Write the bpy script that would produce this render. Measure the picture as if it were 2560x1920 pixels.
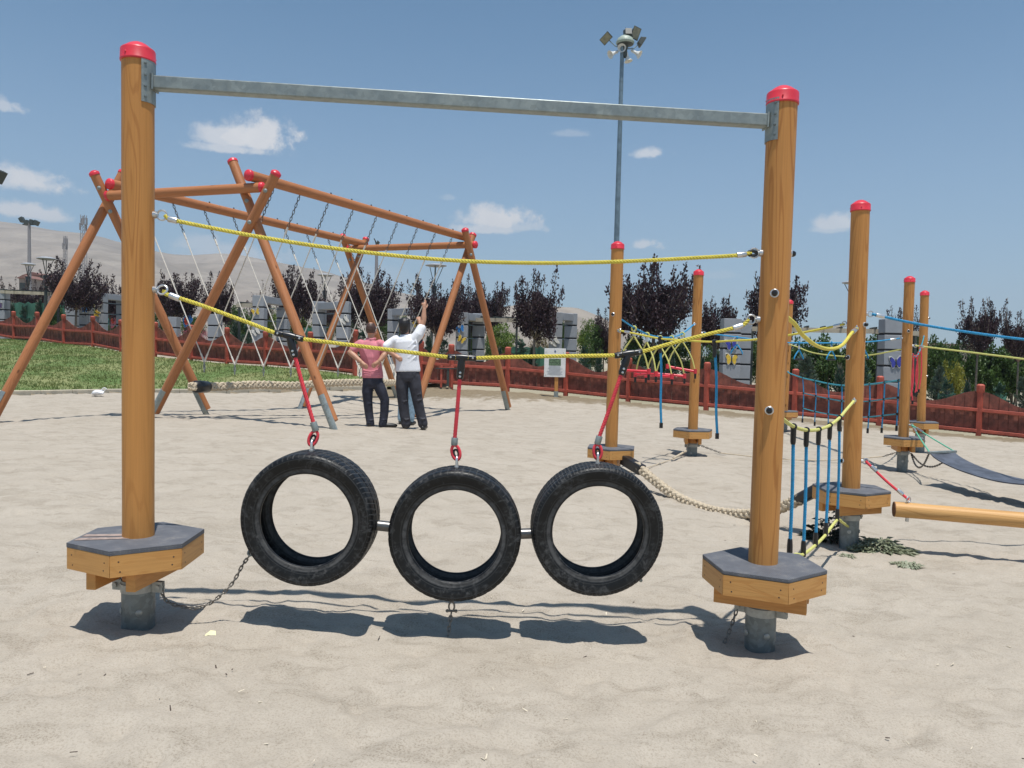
import bpy, bmesh, math, random
import numpy as np
from mathutils import Vector, Matrix, noise

random.seed(7)
PI = math.pi
scene = bpy.context.scene
for o in list(bpy.data.objects):
    bpy.data.objects.remove(o, do_unlink=True)

# ------------------------------------------------------------------ camera
CZ, FPX = 1.35, 1950.0                       # eye height; focal length for a 2560 px wide picture
PITCH, ROLL = math.atan(82.0 / FPX), math.atan(0.022)
CAM = Vector((0, 0, CZ))
RC = Matrix.Rotation(PI / 2 - PITCH, 3, 'X') @ Matrix.Rotation(ROLL, 3, 'Z')
cd = bpy.data.cameras.new("camera")
cam = bpy.data.objects.new("camera", cd)
scene.collection.objects.link(cam)
cam.matrix_world = Matrix.Translation(CAM) @ RC.to_4x4()
cd.sensor_width, cd.lens = 36.0, 36.0 * FPX / 2560.0
cd.clip_start, cd.clip_end = 0.05, 9000
scene.camera = cam

# ------------------------------------------------------------------ sun, sky, exposure
SUNV = Vector((0.22, -0.60, 2.95)).normalized()
SUN_EL, SUN_AZ = math.asin(SUNV.z), math.atan2(SUNV.x, SUNV.y)
sd = bpy.data.lights.new("sun", 'SUN')
sd.energy, sd.angle, sd.color = 5.0, math.radians(0.53), (1.0, 0.965, 0.91)
sun = bpy.data.objects.new("sun", sd)
scene.collection.objects.link(sun)
sun.rotation_euler = SUNV.to_track_quat('Z', 'Y').to_euler()
sun.location = (0, 0, 30)
scene.view_settings.view_transform = 'Standard'
scene.view_settings.look = 'None'
scene.view_settings.exposure = 0.0
scene.view_settings.gamma = 1.0
scene.view_settings.use_curve_mapping = False
scene.cycles.max_bounces = 8
scene.cycles.diffuse_bounces = 4
scene.cycles.use_denoising = True

def ray(u, v):
    return RC @ Vector(((u - 1280) / FPX, (960 - v) / FPX, -1))
def P(u, v, Y):                                # point of the place at depth Y along a line of sight
    d = ray(u, v); return CAM + d * (Y / d.y)
def PZ(u, v, z):
    d = ray(u, v); return CAM + d * ((z - CZ) / d.z)
def PPL(u, v, A, B):                           # on the upright plane through A and B
    n = Vector((B.y - A.y, A.x - B.x, 0)); d = ray(u, v)
    return CAM + d * ((A - CAM).dot(n) / d.dot(n))
def proj(p):
    q = RC.transposed() @ (Vector(p) - CAM)
    return 1280 - FPX * q.x / q.z, 960 + FPX * q.y / q.z
def axis_at(A, B, v):
    lo, hi = -0.3, 1.3
    for _ in range(40):
        m = (lo + hi) / 2
        if proj(A.lerp(B, m))[1] > v: lo = m
        else: hi = m
    return A.lerp(B, lo)

W = bpy.data.worlds.new("World"); scene.world = W
W.use_nodes = True
def build_world():
    nt = W.node_tree; nt.nodes.clear(); N = nt.nodes.new; L = nt.links.new
    out = N('ShaderNodeOutputWorld'); bg = N('ShaderNodeBackground'); L(bg.outputs[0], out.inputs[0])
    bg.inputs[1].default_value = 0.086
    sky = N('ShaderNodeTexSky'); sky.sky_type = 'NISHITA'; sky.sun_disc = False
    sky.sun_elevation, sky.sun_rotation = SUN_EL, SUN_AZ
    sky.altitude, sky.air_density, sky.dust_density, sky.ozone_density = 1000, 1.0, 1.0, 1.0
    tc = N('ShaderNodeTexCoord'); sep = N('ShaderNodeSeparateXYZ')
    L(tc.outputs['Generated'], sep.inputs[0])
    def M(op, a, b=None, clamp=False):
        n = N('ShaderNodeMath'); n.operation = op; n.use_clamp = clamp
        for i, x in enumerate((a, b)):
            if x is None: continue
            if isinstance(x, (int, float)): n.inputs[i].default_value = x
            else: L(x, n.inputs[i])
        return n.outputs[0]
    az = M('ARCTAN2', sep.outputs[0], sep.outputs[1]); el = M('ARCSINE', sep.outputs[2])
    comb = N('ShaderNodeCombineXYZ'); L(az, comb.inputs[0]); L(el, comb.inputs[1])
    def noisef(sc, detail, rough=0.6, off=0):
        n = N('ShaderNodeTexNoise'); n.noise_dimensions = '3D'
        mp = N('ShaderNodeVectorMath'); mp.operation = 'ADD'; L(comb.outputs[0], mp.inputs[0]); mp.inputs[1].default_value = (off, off, off)
        L(mp.outputs[0], n.inputs['Vector'])
        n.inputs['Scale'].default_value = sc; n.inputs['Detail'].default_value = detail; n.inputs['Roughness'].default_value = rough
        return n
    n1 = noisef(20, 7, 0.64); n2 = noisef(52, 6, 0.66, 3.3)
    wx = M('MULTIPLY', M('SUBTRACT', n1.outputs['Fac'], 0.5), 0.075)
    azw = M('ADD', az, wx)
    ny = M('MULTIPLY', M('SUBTRACT', n2.outputs['Fac'], 0.5), 1.3)
    nb = M('MULTIPLY', M('SUBTRACT', n1.outputs['Fac'], 0.5), 2.0)
    total = None
    clouds = [  # (u, v, half width px, half height px, strength)
        (632, 348, 88, 50, 1.2), (560, 345, 80, 36, 1.0), (585, 375, 110, 16, 0.9), (95, 458, 105, 34, 1.1), (130, 450, 50, 22, 0.9), (60, 530, 80, 22, 1.0), (100, 540, 60, 14, .7),
        (1240, 548, 100, 40, 1.2), (1215, 575, 105, 16, .9), (1300, 570, 60, 18, .6), (1628, 386, 46, 19, 0.85), (1608, 614, 36, 17, 0.85), (2110, 560, 80, 26, .9), (2080, 572, 60, 16, .6),
        (5, 266, 30, 20, 0.7), (500, 615, 60, 26, 0.55), (575, 640, 130, 34, 0.6), (1435, 335, 60, 12, 0.28), (940, 700, 200, 40, 0.18), (1130, 495, 30, 10, .25), (1800, 690, 60, 14, .2)]
    dens = None
    for (u, v, hw, hh, s) in clouds:
        d = ray(u, v).normalized()
        a0, e0 = math.atan2(d.x, d.y), math.asin(d.z)
        dx = M('DIVIDE', M('SUBTRACT', azw, a0), hw / FPX * 1.05)
        dy0 = M('DIVIDE', M('SUBTRACT', el, e0), hh / FPX * 1.05)
        dyb = M('MULTIPLY', M('MINIMUM', dy0, 0.0), 1.7)        # flatter undersides
        dy = M('ADD', M('MAXIMUM', dy0, 0.0), dyb)
        r2 = M('SQRT', M('ADD', M('MULTIPLY', dx, dx), M('MULTIPLY', dy, dy)))
        q = M('ADD', M('ADD', r2, ny), nb)
        mr = N('ShaderNodeMapRange'); mr.interpolation_type = 'SMOOTHSTEP'
        L(q, mr.inputs[0]); mr.inputs[1].default_value = 1.12; mr.inputs[2].default_value = 0.42
        mr.inputs[3].default_value = 0; mr.inputs[4].default_value = s * 0.8
        dens = mr.outputs[0] if dens is None else M('MAXIMUM', dens, mr.outputs[0])
    dens = M('MINIMUM', dens, 0.95)
    # thin pale veil that thickens towards the horizon
    veil = N('ShaderNodeMapRange'); veil.interpolation_type = 'SMOOTHERSTEP'; L(el, veil.inputs[0])
    veil.inputs[1].default_value = 0.50; veil.inputs[2].default_value = -0.02; veil.inputs[3].default_value = 0.0; veil.inputs[4].default_value = 0.42
    mixv = N('ShaderNodeMix'); mixv.data_type = 'RGBA'; L(veil.outputs[0], mixv.inputs['Factor'])
    gain = N('ShaderNodeMix'); gain.data_type = 'RGBA'; gain.blend_type = 'MULTIPLY'; gain.inputs['Factor'].default_value = 1
    L(sky.outputs[0], gain.inputs['A']); gain.inputs['B'].default_value = SKYGAIN
    L(gain.outputs['Result'], mixv.inputs['A']); mixv.inputs['B'].default_value = (5.0, 6.1, 8.1, 1)
    mixc = N('ShaderNodeMix'); mixc.data_type = 'RGBA'; L(dens, mixc.inputs['Factor'])
    L(mixv.outputs['Result'], mixc.inputs['A'])
    tint = N('ShaderNodeMix'); tint.data_type = 'RGBA'; L(n1.outputs['Fac'], tint.inputs['Factor'])
    tint.inputs['A'].default_value = (7.6, 7.9, 8.5, 1); tint.inputs['B'].default_value = (10.6, 10.4, 10.3, 1)
    L(tint.outputs['Result'], mixc.inputs['B'])
    L(mixc.outputs['Result'], bg.inputs[0])
SKYGAIN = (0.89, 1.27, 1.33, 1)
build_world()

# ------------------------------------------------------------------ materials
MATS = {}
def new_mat(name):
    m = bpy.data.materials.new(name); m.use_nodes = True; MATS[name] = m
    nt = m.node_tree
    return m, nt, nt.nodes['Principled BSDF']
def nnode(nt, t, **kw):
    n = nt.nodes.new(t)
    for k, v in kw.items(): setattr(n, k, v)
    return n
def coords(nt, scale=(1, 1, 1), rnd=False, kind='Object'):
    tc = nnode(nt, 'ShaderNodeTexCoord'); mp = nnode(nt, 'ShaderNodeMapping')
    src = tc.outputs[kind]
    if rnd:
        oi = nnode(nt, 'ShaderNodeObjectInfo'); va = nnode(nt, 'ShaderNodeVectorMath', operation='MULTIPLY_ADD')
        cx = nnode(nt, 'ShaderNodeCombineXYZ')
        for i in range(3): nt.links.new(oi.outputs['Random'], cx.inputs[i])
        nt.links.new(cx.outputs[0], va.inputs[0]); va.inputs[1].default_value = (37, 23, 51); nt.links.new(src, va.inputs[2])
        src = va.outputs[0]
    nt.links.new(src, mp.inputs[0]); mp.inputs['Scale'].default_value = scale
    return mp.outputs[0]
def tnoise(nt, vec, scale, detail=3, rough=0.55, dist=0.0):
    n = nnode(nt, 'ShaderNodeTexNoise'); nt.links.new(vec, n.inputs['Vector'])
    n.inputs['Scale'].default_value = scale; n.inputs['Detail'].default_value = detail
    n.inputs['Roughness'].default_value = rough; n.inputs['Distortion'].default_value = dist
    return n.outputs['Fac']
def math_(nt, op, a, b=None, c=None, clamp=False):
    n = nnode(nt, 'ShaderNodeMath', operation=op); n.use_clamp = clamp
    for i, x in enumerate((a, b, c)):
        if x is None: continue
        if isinstance(x, (int, float)): n.inputs[i].default_value = x
        else: nt.links.new(x, n.inputs[i])
    return n.outputs[0]
def maprange(nt, x, a, b, c=0.0, d=1.0, smooth=True):
    n = nnode(nt, 'ShaderNodeMapRange')
    if smooth: n.interpolation_type = 'SMOOTHSTEP'
    nt.links.new(x, n.inputs[0])
    for i, y in enumerate((a, b, c, d)): n.inputs[i + 1].default_value = y
    return n.outputs[0]
def mixc(nt, fac, a, b, mode='MIX'):
    n = nnode(nt, 'ShaderNodeMix', data_type='RGBA', blend_type=mode)
    if isinstance(fac, (int, float)): n.inputs['Factor'].default_value = fac
    else: nt.links.new(fac, n.inputs['Factor'])
    for k, x in (('A', a), ('B', b)):
        if isinstance(x, (tuple, list)): n.inputs[k].default_value = tuple(x)[:3] + (1,)
        else: nt.links.new(x, n.inputs[k])
    return n.outputs['Result']
def bump(nt, bs, h, strength=0.3, dist=0.01):
    b = nnode(nt, 'ShaderNodeBump'); b.inputs['Strength'].default_value = strength; b.inputs['Distance'].default_value = dist
    nt.links.new(h, b.inputs['Height']); nt.links.new(b.outputs[0], bs.inputs['Normal'])

def simple(name, col, rough=0.6, metal=0.0, var=0.12, scale=12, bmp=0.0, bscale=60, spec=0.5, rnd=True):
    m, nt, bs = new_mat(name)
    v = coords(nt, (1, 1, 1), rnd)
    n = tnoise(nt, v, scale, 4, 0.6)
    lo = tuple(c * (1 - var) for c in col); hi = tuple(min(1, c * (1 + var)) for c in col)
    nt.links.new(mixc(nt, maprange(nt, n, 0.3, 0.7), lo, hi), bs.inputs['Base Color'])
    bs.inputs['Roughness'].default_value = rough; bs.inputs['Metallic'].default_value = metal
    bs.inputs['Specular IOR Level'].default_value = spec
    if bmp: bump(nt, bs, tnoise(nt, v, bscale, 4), bmp, 0.004)
    return m

def wood(name, light, dark, axis_scale=(9, 9, 0.70), rings=30.0, contrast=0.75, rough=0.5, knots=True, fib=(130, 130, 3.0)):
    m, nt, bs = new_mat(name)
    v = coords(nt, axis_scale, True)
    n = tnoise(nt, v, 1.0, 1.4, 0.42, 0.8)
    s = math_(nt, 'SINE', math_(nt, 'MULTIPLY', n, rings * 2.2))
    lines = maprange(nt, s, 0.15, 1.0)
    lines = math_(nt, 'POWER', lines, 1.3)
    big = tnoise(nt, coords(nt, tuple(a * 0.35 for a in axis_scale), True), 1.0, 2)
    fib = tnoise(nt, coords(nt, fib, True), 1.0, 2)
    f = math_(nt, 'MULTIPLY', lines, maprange(nt, big, 0.34, 0.60, 0.22, contrast))
    col = mixc(nt, f, light, dark)
    col = mixc(nt, maprange(nt, fib, 0.35, 0.75, 0.0, 0.22), col, tuple(c * 0.62 for c in dark))
    col = mixc(nt, maprange(nt, tnoise(nt, coords(nt, (2.2, 2.2, .8), True), 1.0, 3), 0.35, 0.75, 0, 0.3), col, tuple(min(1, c * 1.22) for c in light))
    if knots:
        vo = nnode(nt, 'ShaderNodeTexVoronoi'); vo.inputs['Scale'].default_value = 1.0
        nt.links.new(coords(nt, (7.5, 7.5, 3.4), True), vo.inputs['Vector'])
        sepc = nnode(nt, 'ShaderNodeSeparateColor'); nt.links.new(vo.outputs['Color'], sepc.inputs[0])
        on = math_(nt, 'GREATER_THAN', sepc.outputs[0], 0.58)
        k = math_(nt, 'MULTIPLY', maprange(nt, vo.outputs['Distance'], 0.17, 0.04), on)
        col = mixc(nt, math_(nt, 'MULTIPLY', k, 0.8), col, tuple(c * 0.36 for c in dark))
    nt.links.new(col, bs.inputs['Base Color'])
    bs.inputs['Roughness'].default_value = rough
    bs.inputs['Specular IOR Level'].default_value = 0.35
    bump(nt, bs, math_(nt, 'ADD', math_(nt, 'MULTIPLY', f, -0.6), fib), 0.18, 0.003)
    return m

def deck_mat():
    m, nt, bs = new_mat('deck_rubber')
    v = coords(nt); n = tnoise(nt, v, 8, 5, .65); n2 = tnoise(nt, v, 60, 3, .7)
    ck = nnode(nt, 'ShaderNodeTexVoronoi'); ck.inputs['Scale'].default_value = 95; ck.inputs['Randomness'].default_value = 0.0; nt.links.new(v, ck.inputs['Vector'])
    dots = maprange(nt, ck.outputs['Distance'], .42, .18)
    col = mixc(nt, maprange(nt, n, .3, .7), (0.085, 0.09, 0.105), (0.125, 0.13, 0.145))
    dst = math_(nt, 'MULTIPLY', maprange(nt, n, .48, .72), maprange(nt, n2, .4, .7))
    col = mixc(nt, math_(nt, 'MULTIPLY', dst, .6), col, (0.30, 0.27, 0.225))
    col = mixc(nt, math_(nt, 'MULTIPLY', dots, .18), col, (0.24, 0.24, 0.25))
    nt.links.new(col, bs.inputs['Base Color']); bs.inputs['Roughness'].default_value = .7
    bump(nt, bs, dots, .5, .002)
def metal(name, col, rough=0.45, met=0.6, spangle=0.25, sc=45):
    m, nt, bs = new_mat(name)
    v = coords(nt, (1, 1, 1), True)
    vo = nnode(nt, 'ShaderNodeTexVoronoi'); vo.inputs['Scale'].default_value = sc; nt.links.new(v, vo.inputs['Vector'])
    sp = nnode(nt, 'ShaderNodeSeparateColor'); nt.links.new(vo.outputs['Color'], sp.inputs[0])
    n = tnoise(nt, v, 9, 4, 0.65)
    f = math_(nt, 'ADD', math_(nt, 'MULTIPLY', sp.outputs[0], spangle), math_(nt, 'MULTIPLY', n, 0.7))
    nt.links.new(mixc(nt, maprange(nt, f, 0.2, 0.8), tuple(c * 0.72 for c in col), tuple(min(1, c * 1.25) for c in col)), bs.inputs['Base Color'])
    nt.links.new(maprange(nt, n, 0.3, 0.7, rough * 0.8, rough * 1.25), bs.inputs['Roughness'])
    bs.inputs['Metallic'].default_value = met
    return m

wood('pine_post', (0.53, 0.243, 0.068), (0.365, 0.143, 0.034), contrast=0.85)
wood('pine_swing', (0.42, 0.170, 0.068), (0.30, 0.108, 0.040), contrast=0.55)
wood('pine_board', (0.58, 0.30, 0.095), (0.46, 0.20, 0.05), axis_scale=(2.0, 2.0, 14), rings=16, contrast=0.55, fib=(4, 4, 150))
wood('pine_joist', (0.56, 0.27, 0.08), (0.42, 0.18, 0.045), axis_scale=(2.0, 2.0, 14), rings=16, contrast=0.55, fib=(4, 4, 150))
wood('log_bare', (0.60, 0.34, 0.125), (0.43, 0.21, 0.065), contrast=0.6)
simple('log_end', (0.16, 0.075, 0.035), 0.8, var=0.4, scale=40)
simple('fence_board', (0.190, 0.060, 0.040), 0.75, var=0.4, scale=5, bmp=0.3)
simple('fence_red', (0.41, 0.082, 0.050), 0.6, var=0.2, scale=4, bmp=0.15)
simple('cap_red', (0.66, 0.035, 0.055), 0.36, var=0.16, scale=9, spec=0.5)
metal('galvanised', (0.31, 0.345, 0.335), 0.5, 0.5, 0.14)
metal('clamp_zinc', (0.42, 0.43, 0.40), 0.5, 0.4, 0.15)
metal('galvanised_dark', (0.20, 0.225, 0.225), 0.5, 0.45)
metal('bright_zinc', (0.72, 0.73, 0.74), 0.3, 0.8, 0.1)
metal('worn_chain', (0.20, 0.185, 0.165), 0.5, 0.55, 0.3, 120)
metal('pipe_steel', (0.16, 0.155, 0.15), 0.35, 0.85, 0.2, 80)
simple('black_plastic', (0.012, 0.012, 0.014), 0.32, var=0.3)
deck_mat()
simple('deck_worn', (0.30, 0.23, 0.20), 0.85, var=0.25, scale=30, bmp=0.5)
simple('rope_yellow', (0.64, 0.54, 0.075), 0.6, var=0.10, scale=40)
simple('rope_red', (0.76, 0.055, 0.075), 0.6, var=0.12, scale=40)
simple('rope_blue', (0.02, 0.27, 0.52), 0.6, var=0.15, scale=40)
simple('rope_teal', (0.03, 0.26, 0.33), 0.6, var=0.18, scale=40)
simple('rope_green', (0.12, 0.42, 0.28), 0.65, var=0.15, scale=40)
simple('rope_lime', (0.60, 0.58, 0.17), 0.6, var=0.1, scale=40)
simple('rope_white', (0.66, 0.62, 0.55), 0.7, var=0.12, scale=40)
simple('rope_hemp', (0.50, 0.415, 0.30), 0.85, var=0.16, scale=25, bmp=0.4, bscale=180)
simple('belt_rubber', (0.075, 0.085, 0.11), 0.6, var=0.3, scale=7)
simple('concrete', (0.50, 0.44, 0.34), 0.9, var=0.12, scale=6, bmp=0.2)
simple('nail_dark', (0.05, 0.03, 0.02), 0.6)
simple('skin_tone', (0.47, 0.245, 0.155), 0.5, var=0.06)
simple('hair_black', (0.012, 0.010, 0.010), 0.45, var=0.4, scale=80, bmp=0.6, bscale=140)
simple('hair_thin', (0.07, 0.035, 0.025), 0.5, var=0.5, scale=60, bmp=0.4, bscale=140)
simple('shirt_pink', (0.62, 0.205, 0.245), 0.8, var=0.08, scale=14, bmp=0.3, bscale=40)
simple('shirt_white', (0.80, 0.80, 0.83), 0.75, var=0.03, scale=10, bmp=0.3, bscale=30)
simple('shirt_navy', (0.03, 0.035, 0.06), 0.8)
simple('trouser_navy', (0.018, 0.020, 0.035), 0.75, var=0.3, scale=16, bmp=0.5, bscale=24)
simple('trouser_grey', (0.030, 0.030, 0.040), 0.75, var=0.3, scale=16, bmp=0.5, bscale=24)
simple('jeans_pale', (0.24, 0.36, 0.46), 0.85, var=0.25, scale=20, bmp=0.4, bscale=40)
simple('shoe_black', (0.02, 0.018, 0.016), 0.4)
simple('portal_grey', (0.31, 0.325, 0.35), 0.6, var=0.05, scale=3)
simple('portal_groove', (0.012, 0.013, 0.018), 0.7)
simple('pole_blue_grey', (0.17, 0.235, 0.28), 0.45, 0.3, var=0.2, scale=3)
simple('lamp_shell', (0.34, 0.40, 0.34), 0.5, var=0.1)
simple('lamp_dark', (0.045, 0.055, 0.05), 0.5)
simple('lamp_glass', (0.26, 0.25, 0.18), 0.25, var=0.2, scale=6)
simple('white_paint', (0.72, 0.72, 0.70), 0.5, var=0.06)
simple('print_grey', (0.42, 0.44, 0.47), 0.7, var=0.1)
simple('print_blue', (0.22, 0.27, 0.42), 0.7, var=0.1)
simple('print_green', (0.10, 0.16, 0.09), 0.7, var=0.6, scale=30)
simple('butterfly_blue', (0.03, 0.22, 0.62), 0.5)
simple('butterfly_indigo', (0.05, 0.06, 0.35), 0.5)
simple('butterfly_yellow', (0.72, 0.48, 0.05), 0.5)
simple('butterfly_purple', (0.10, 0.06, 0.16), 0.5)
simple('butterfly_edge', (0.75, 0.72, 0.66), 0.5)
simple('bark', (0.20, 0.165, 0.13), 0.9, var=0.25, scale=20, bmp=0.4)
simple('mast_far', (0.25, 0.24, 0.25), 0.7)
simple('house_wall', (0.30, 0.24, 0.21), 0.8)
simple('house_roof', (0.20, 0.10, 0.08), 0.8)
simple('green_screen', (0.055, 0.17, 0.12), 0.7, var=0.35, scale=1.5)
simple('paper_cream', (0.70, 0.66, 0.40), 0.8)
simple('bag_white', (0.75, 0.75, 0.76), 0.4)
simple('chip_pale', (0.70, 0.62, 0.48), 0.8, var=0.3)
simple('toy_red', (0.62, 0.07, 0.05), 0.5); simple('toy_teal', (0.04, 0.36, 0.38), 0.5)
simple('toy_pink', (0.65, 0.16, 0.25), 0.5); simple('toy_yellow', (0.75, 0.62, 0.06), 0.5)
simple('paving', (0.42, 0.38, 0.33), 0.9, var=0.1, scale=2)

def leaf_mat(name, a, b, rough=0.55, trans=0.25):
    m, nt, bs = new_mat(name)
    n = tnoise(nt, coords(nt, (1, 1, 1), True), 2.2, 3, 0.6)
    g = nnode(nt, 'ShaderNodeNewGeometry')
    f = math_(nt, 'ADD', math_(nt, 'MULTIPLY', maprange(nt, n, 0.3, 0.7), 0.55), math_(nt, 'MULTIPLY', g.outputs['Random Per Island'], 0.45))
    nt.links.new(mixc(nt, f, a, b), bs.inputs['Base Color'])
    bs.inputs['Roughness'].default_value = rough
    tr = nnode(nt, 'ShaderNodeBsdfTranslucent'); nt.links.new(mixc(nt, f, a, b), tr.inputs[0])
    ms = nnode(nt, 'ShaderNodeMixShader'); ms.inputs[0].default_value = trans
    out = nt.nodes['Material Output']
    nt.links.new(bs.outputs[0], ms.inputs[1]); nt.links.new(tr.outputs[0], ms.inputs[2]); nt.links.new(ms.outputs[0], out.inputs[0])
    return m
leaf_mat('leaf_plum', (0.022, 0.012, 0.016), (0.065, 0.032, 0.042))
leaf_mat('leaf_green', (0.022, 0.058, 0.014), (0.10, 0.175, 0.034))
leaf_mat('leaf_bright', (0.055, 0.12, 0.018), (0.22, 0.29, 0.05))
leaf_mat('leaf_grey', (0.05, 0.085, 0.06), (0.15, 0.20, 0.14))
leaf_mat('leaf_conifer', (0.022, 0.062, 0.042), (0.075, 0.155, 0.105))
leaf_mat('leaf_yellow', (0.16, 0.19, 0.02), (0.34, 0.30, 0.04))
leaf_mat('leaf_dry', (0.14, 0.12, 0.06), (0.30, 0.25, 0.14))
leaf_mat('leaf_weed', (0.17, 0.20, 0.12), (0.38, 0.40, 0.28))
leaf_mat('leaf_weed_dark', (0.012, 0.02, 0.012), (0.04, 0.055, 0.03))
leaf_mat('leaf_pink', (0.30, 0.06, 0.09), (0.55, 0.18, 0.22))
leaf_mat('grass_blade', (0.095, 0.150, 0.032), (0.27, 0.285, 0.095))

def rubber_mat(name, sipes, slant, wide):
    m, nt, bs = new_mat(name)
    v = coords(nt, (1, 1, 1), True)
    n = tnoise(nt, v, 7, 5, 0.65); n2 = tnoise(nt, v, 45, 4, 0.7); n3 = tnoise(nt, v, 16, 4, 0.7, 1.0)
    sx = nnode(nt, 'ShaderNodeSeparateXYZ'); nt.links.new(coords(nt), sx.inputs[0])
    rad = math_(nt, 'SQRT', math_(nt, 'ADD', math_(nt, 'MULTIPLY', sx.outputs[0], sx.outputs[0]), math_(nt, 'MULTIPLY', sx.outputs[2], sx.outputs[2])))
    ang = math_(nt, 'ARCTAN2', sx.outputs[2], sx.outputs[0])
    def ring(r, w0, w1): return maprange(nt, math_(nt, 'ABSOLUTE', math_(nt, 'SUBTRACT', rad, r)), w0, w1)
    bead = math_(nt, 'MULTIPLY', ring(.235, .013, .005), maprange(nt, n3, .34, .62, .30, 1.0))          # uneven lighter grey ring at the rim seat
    scuff = math_(nt, 'MULTIPLY', maprange(nt, n, .46, .66), maprange(nt, n2, .42, .72))
    smear = math_(nt, 'MULTIPLY', maprange(nt, n3, .52, .70), maprange(nt, n2, .35, .6, .3, 1.0))
    ph = math_(nt, 'FRACT', math_(nt, 'MULTIPLY_ADD', ang, sipes / (2 * PI), math_(nt, 'MULTIPLY', sx.outputs[1], slant)))
    ln = maprange(nt, math_(nt, 'ABSOLUTE', math_(nt, 'SUBTRACT', ph, .5)), wide, wide * .45)
    sip = math_(nt, 'MULTIPLY', math_(nt, 'MULTIPLY', ln, maprange(nt, rad, .2955, .2995)), maprange(nt, n3, .3, .6, .35, 1))   # dust caught in the cuts of the tread
    ribs = math_(nt, 'MAXIMUM', math_(nt, 'MULTIPLY', ring(.2535, .0022, .0008), .5), math_(nt, 'MULTIPLY', ring(.291, .0022, .0008), .6))
    pale_marks = math_(nt, 'MAXIMUM', math_(nt, 'MAXIMUM', math_(nt, 'MULTIPLY', scuff, .75), math_(nt, 'MULTIPLY', smear, .55)), math_(nt, 'MAXIMUM', math_(nt, 'MULTIPLY', bead, .75), math_(nt, 'MAXIMUM', math_(nt, 'MULTIPLY', sip, .7), math_(nt, 'MULTIPLY', ribs, .5))))  # grey marks and lighter rings of the rubber in one mask
    nt.links.new(mixc(nt, pale_marks, (0.0075, 0.008, 0.0088), (0.105, 0.105, 0.105)), bs.inputs['Base Color'])
    nt.links.new(maprange(nt, pale_marks, 0.0, 0.6, 0.40, 0.75), bs.inputs['Roughness'])
    bs.inputs['Specular IOR Level'].default_value = 0.30
    bump(nt, bs, math_(nt, 'ADD', n2, math_(nt, 'MULTIPLY', math_(nt, 'ADD', ribs, math_(nt, 'MULTIPLY', sip, -1.0)), 1.5)), 0.25, 0.002)
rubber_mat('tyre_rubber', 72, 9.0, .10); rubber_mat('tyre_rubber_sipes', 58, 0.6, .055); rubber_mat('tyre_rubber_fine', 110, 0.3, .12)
simple('tyre_letter', (0.055, 0.056, 0.06), 0.6)

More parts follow.
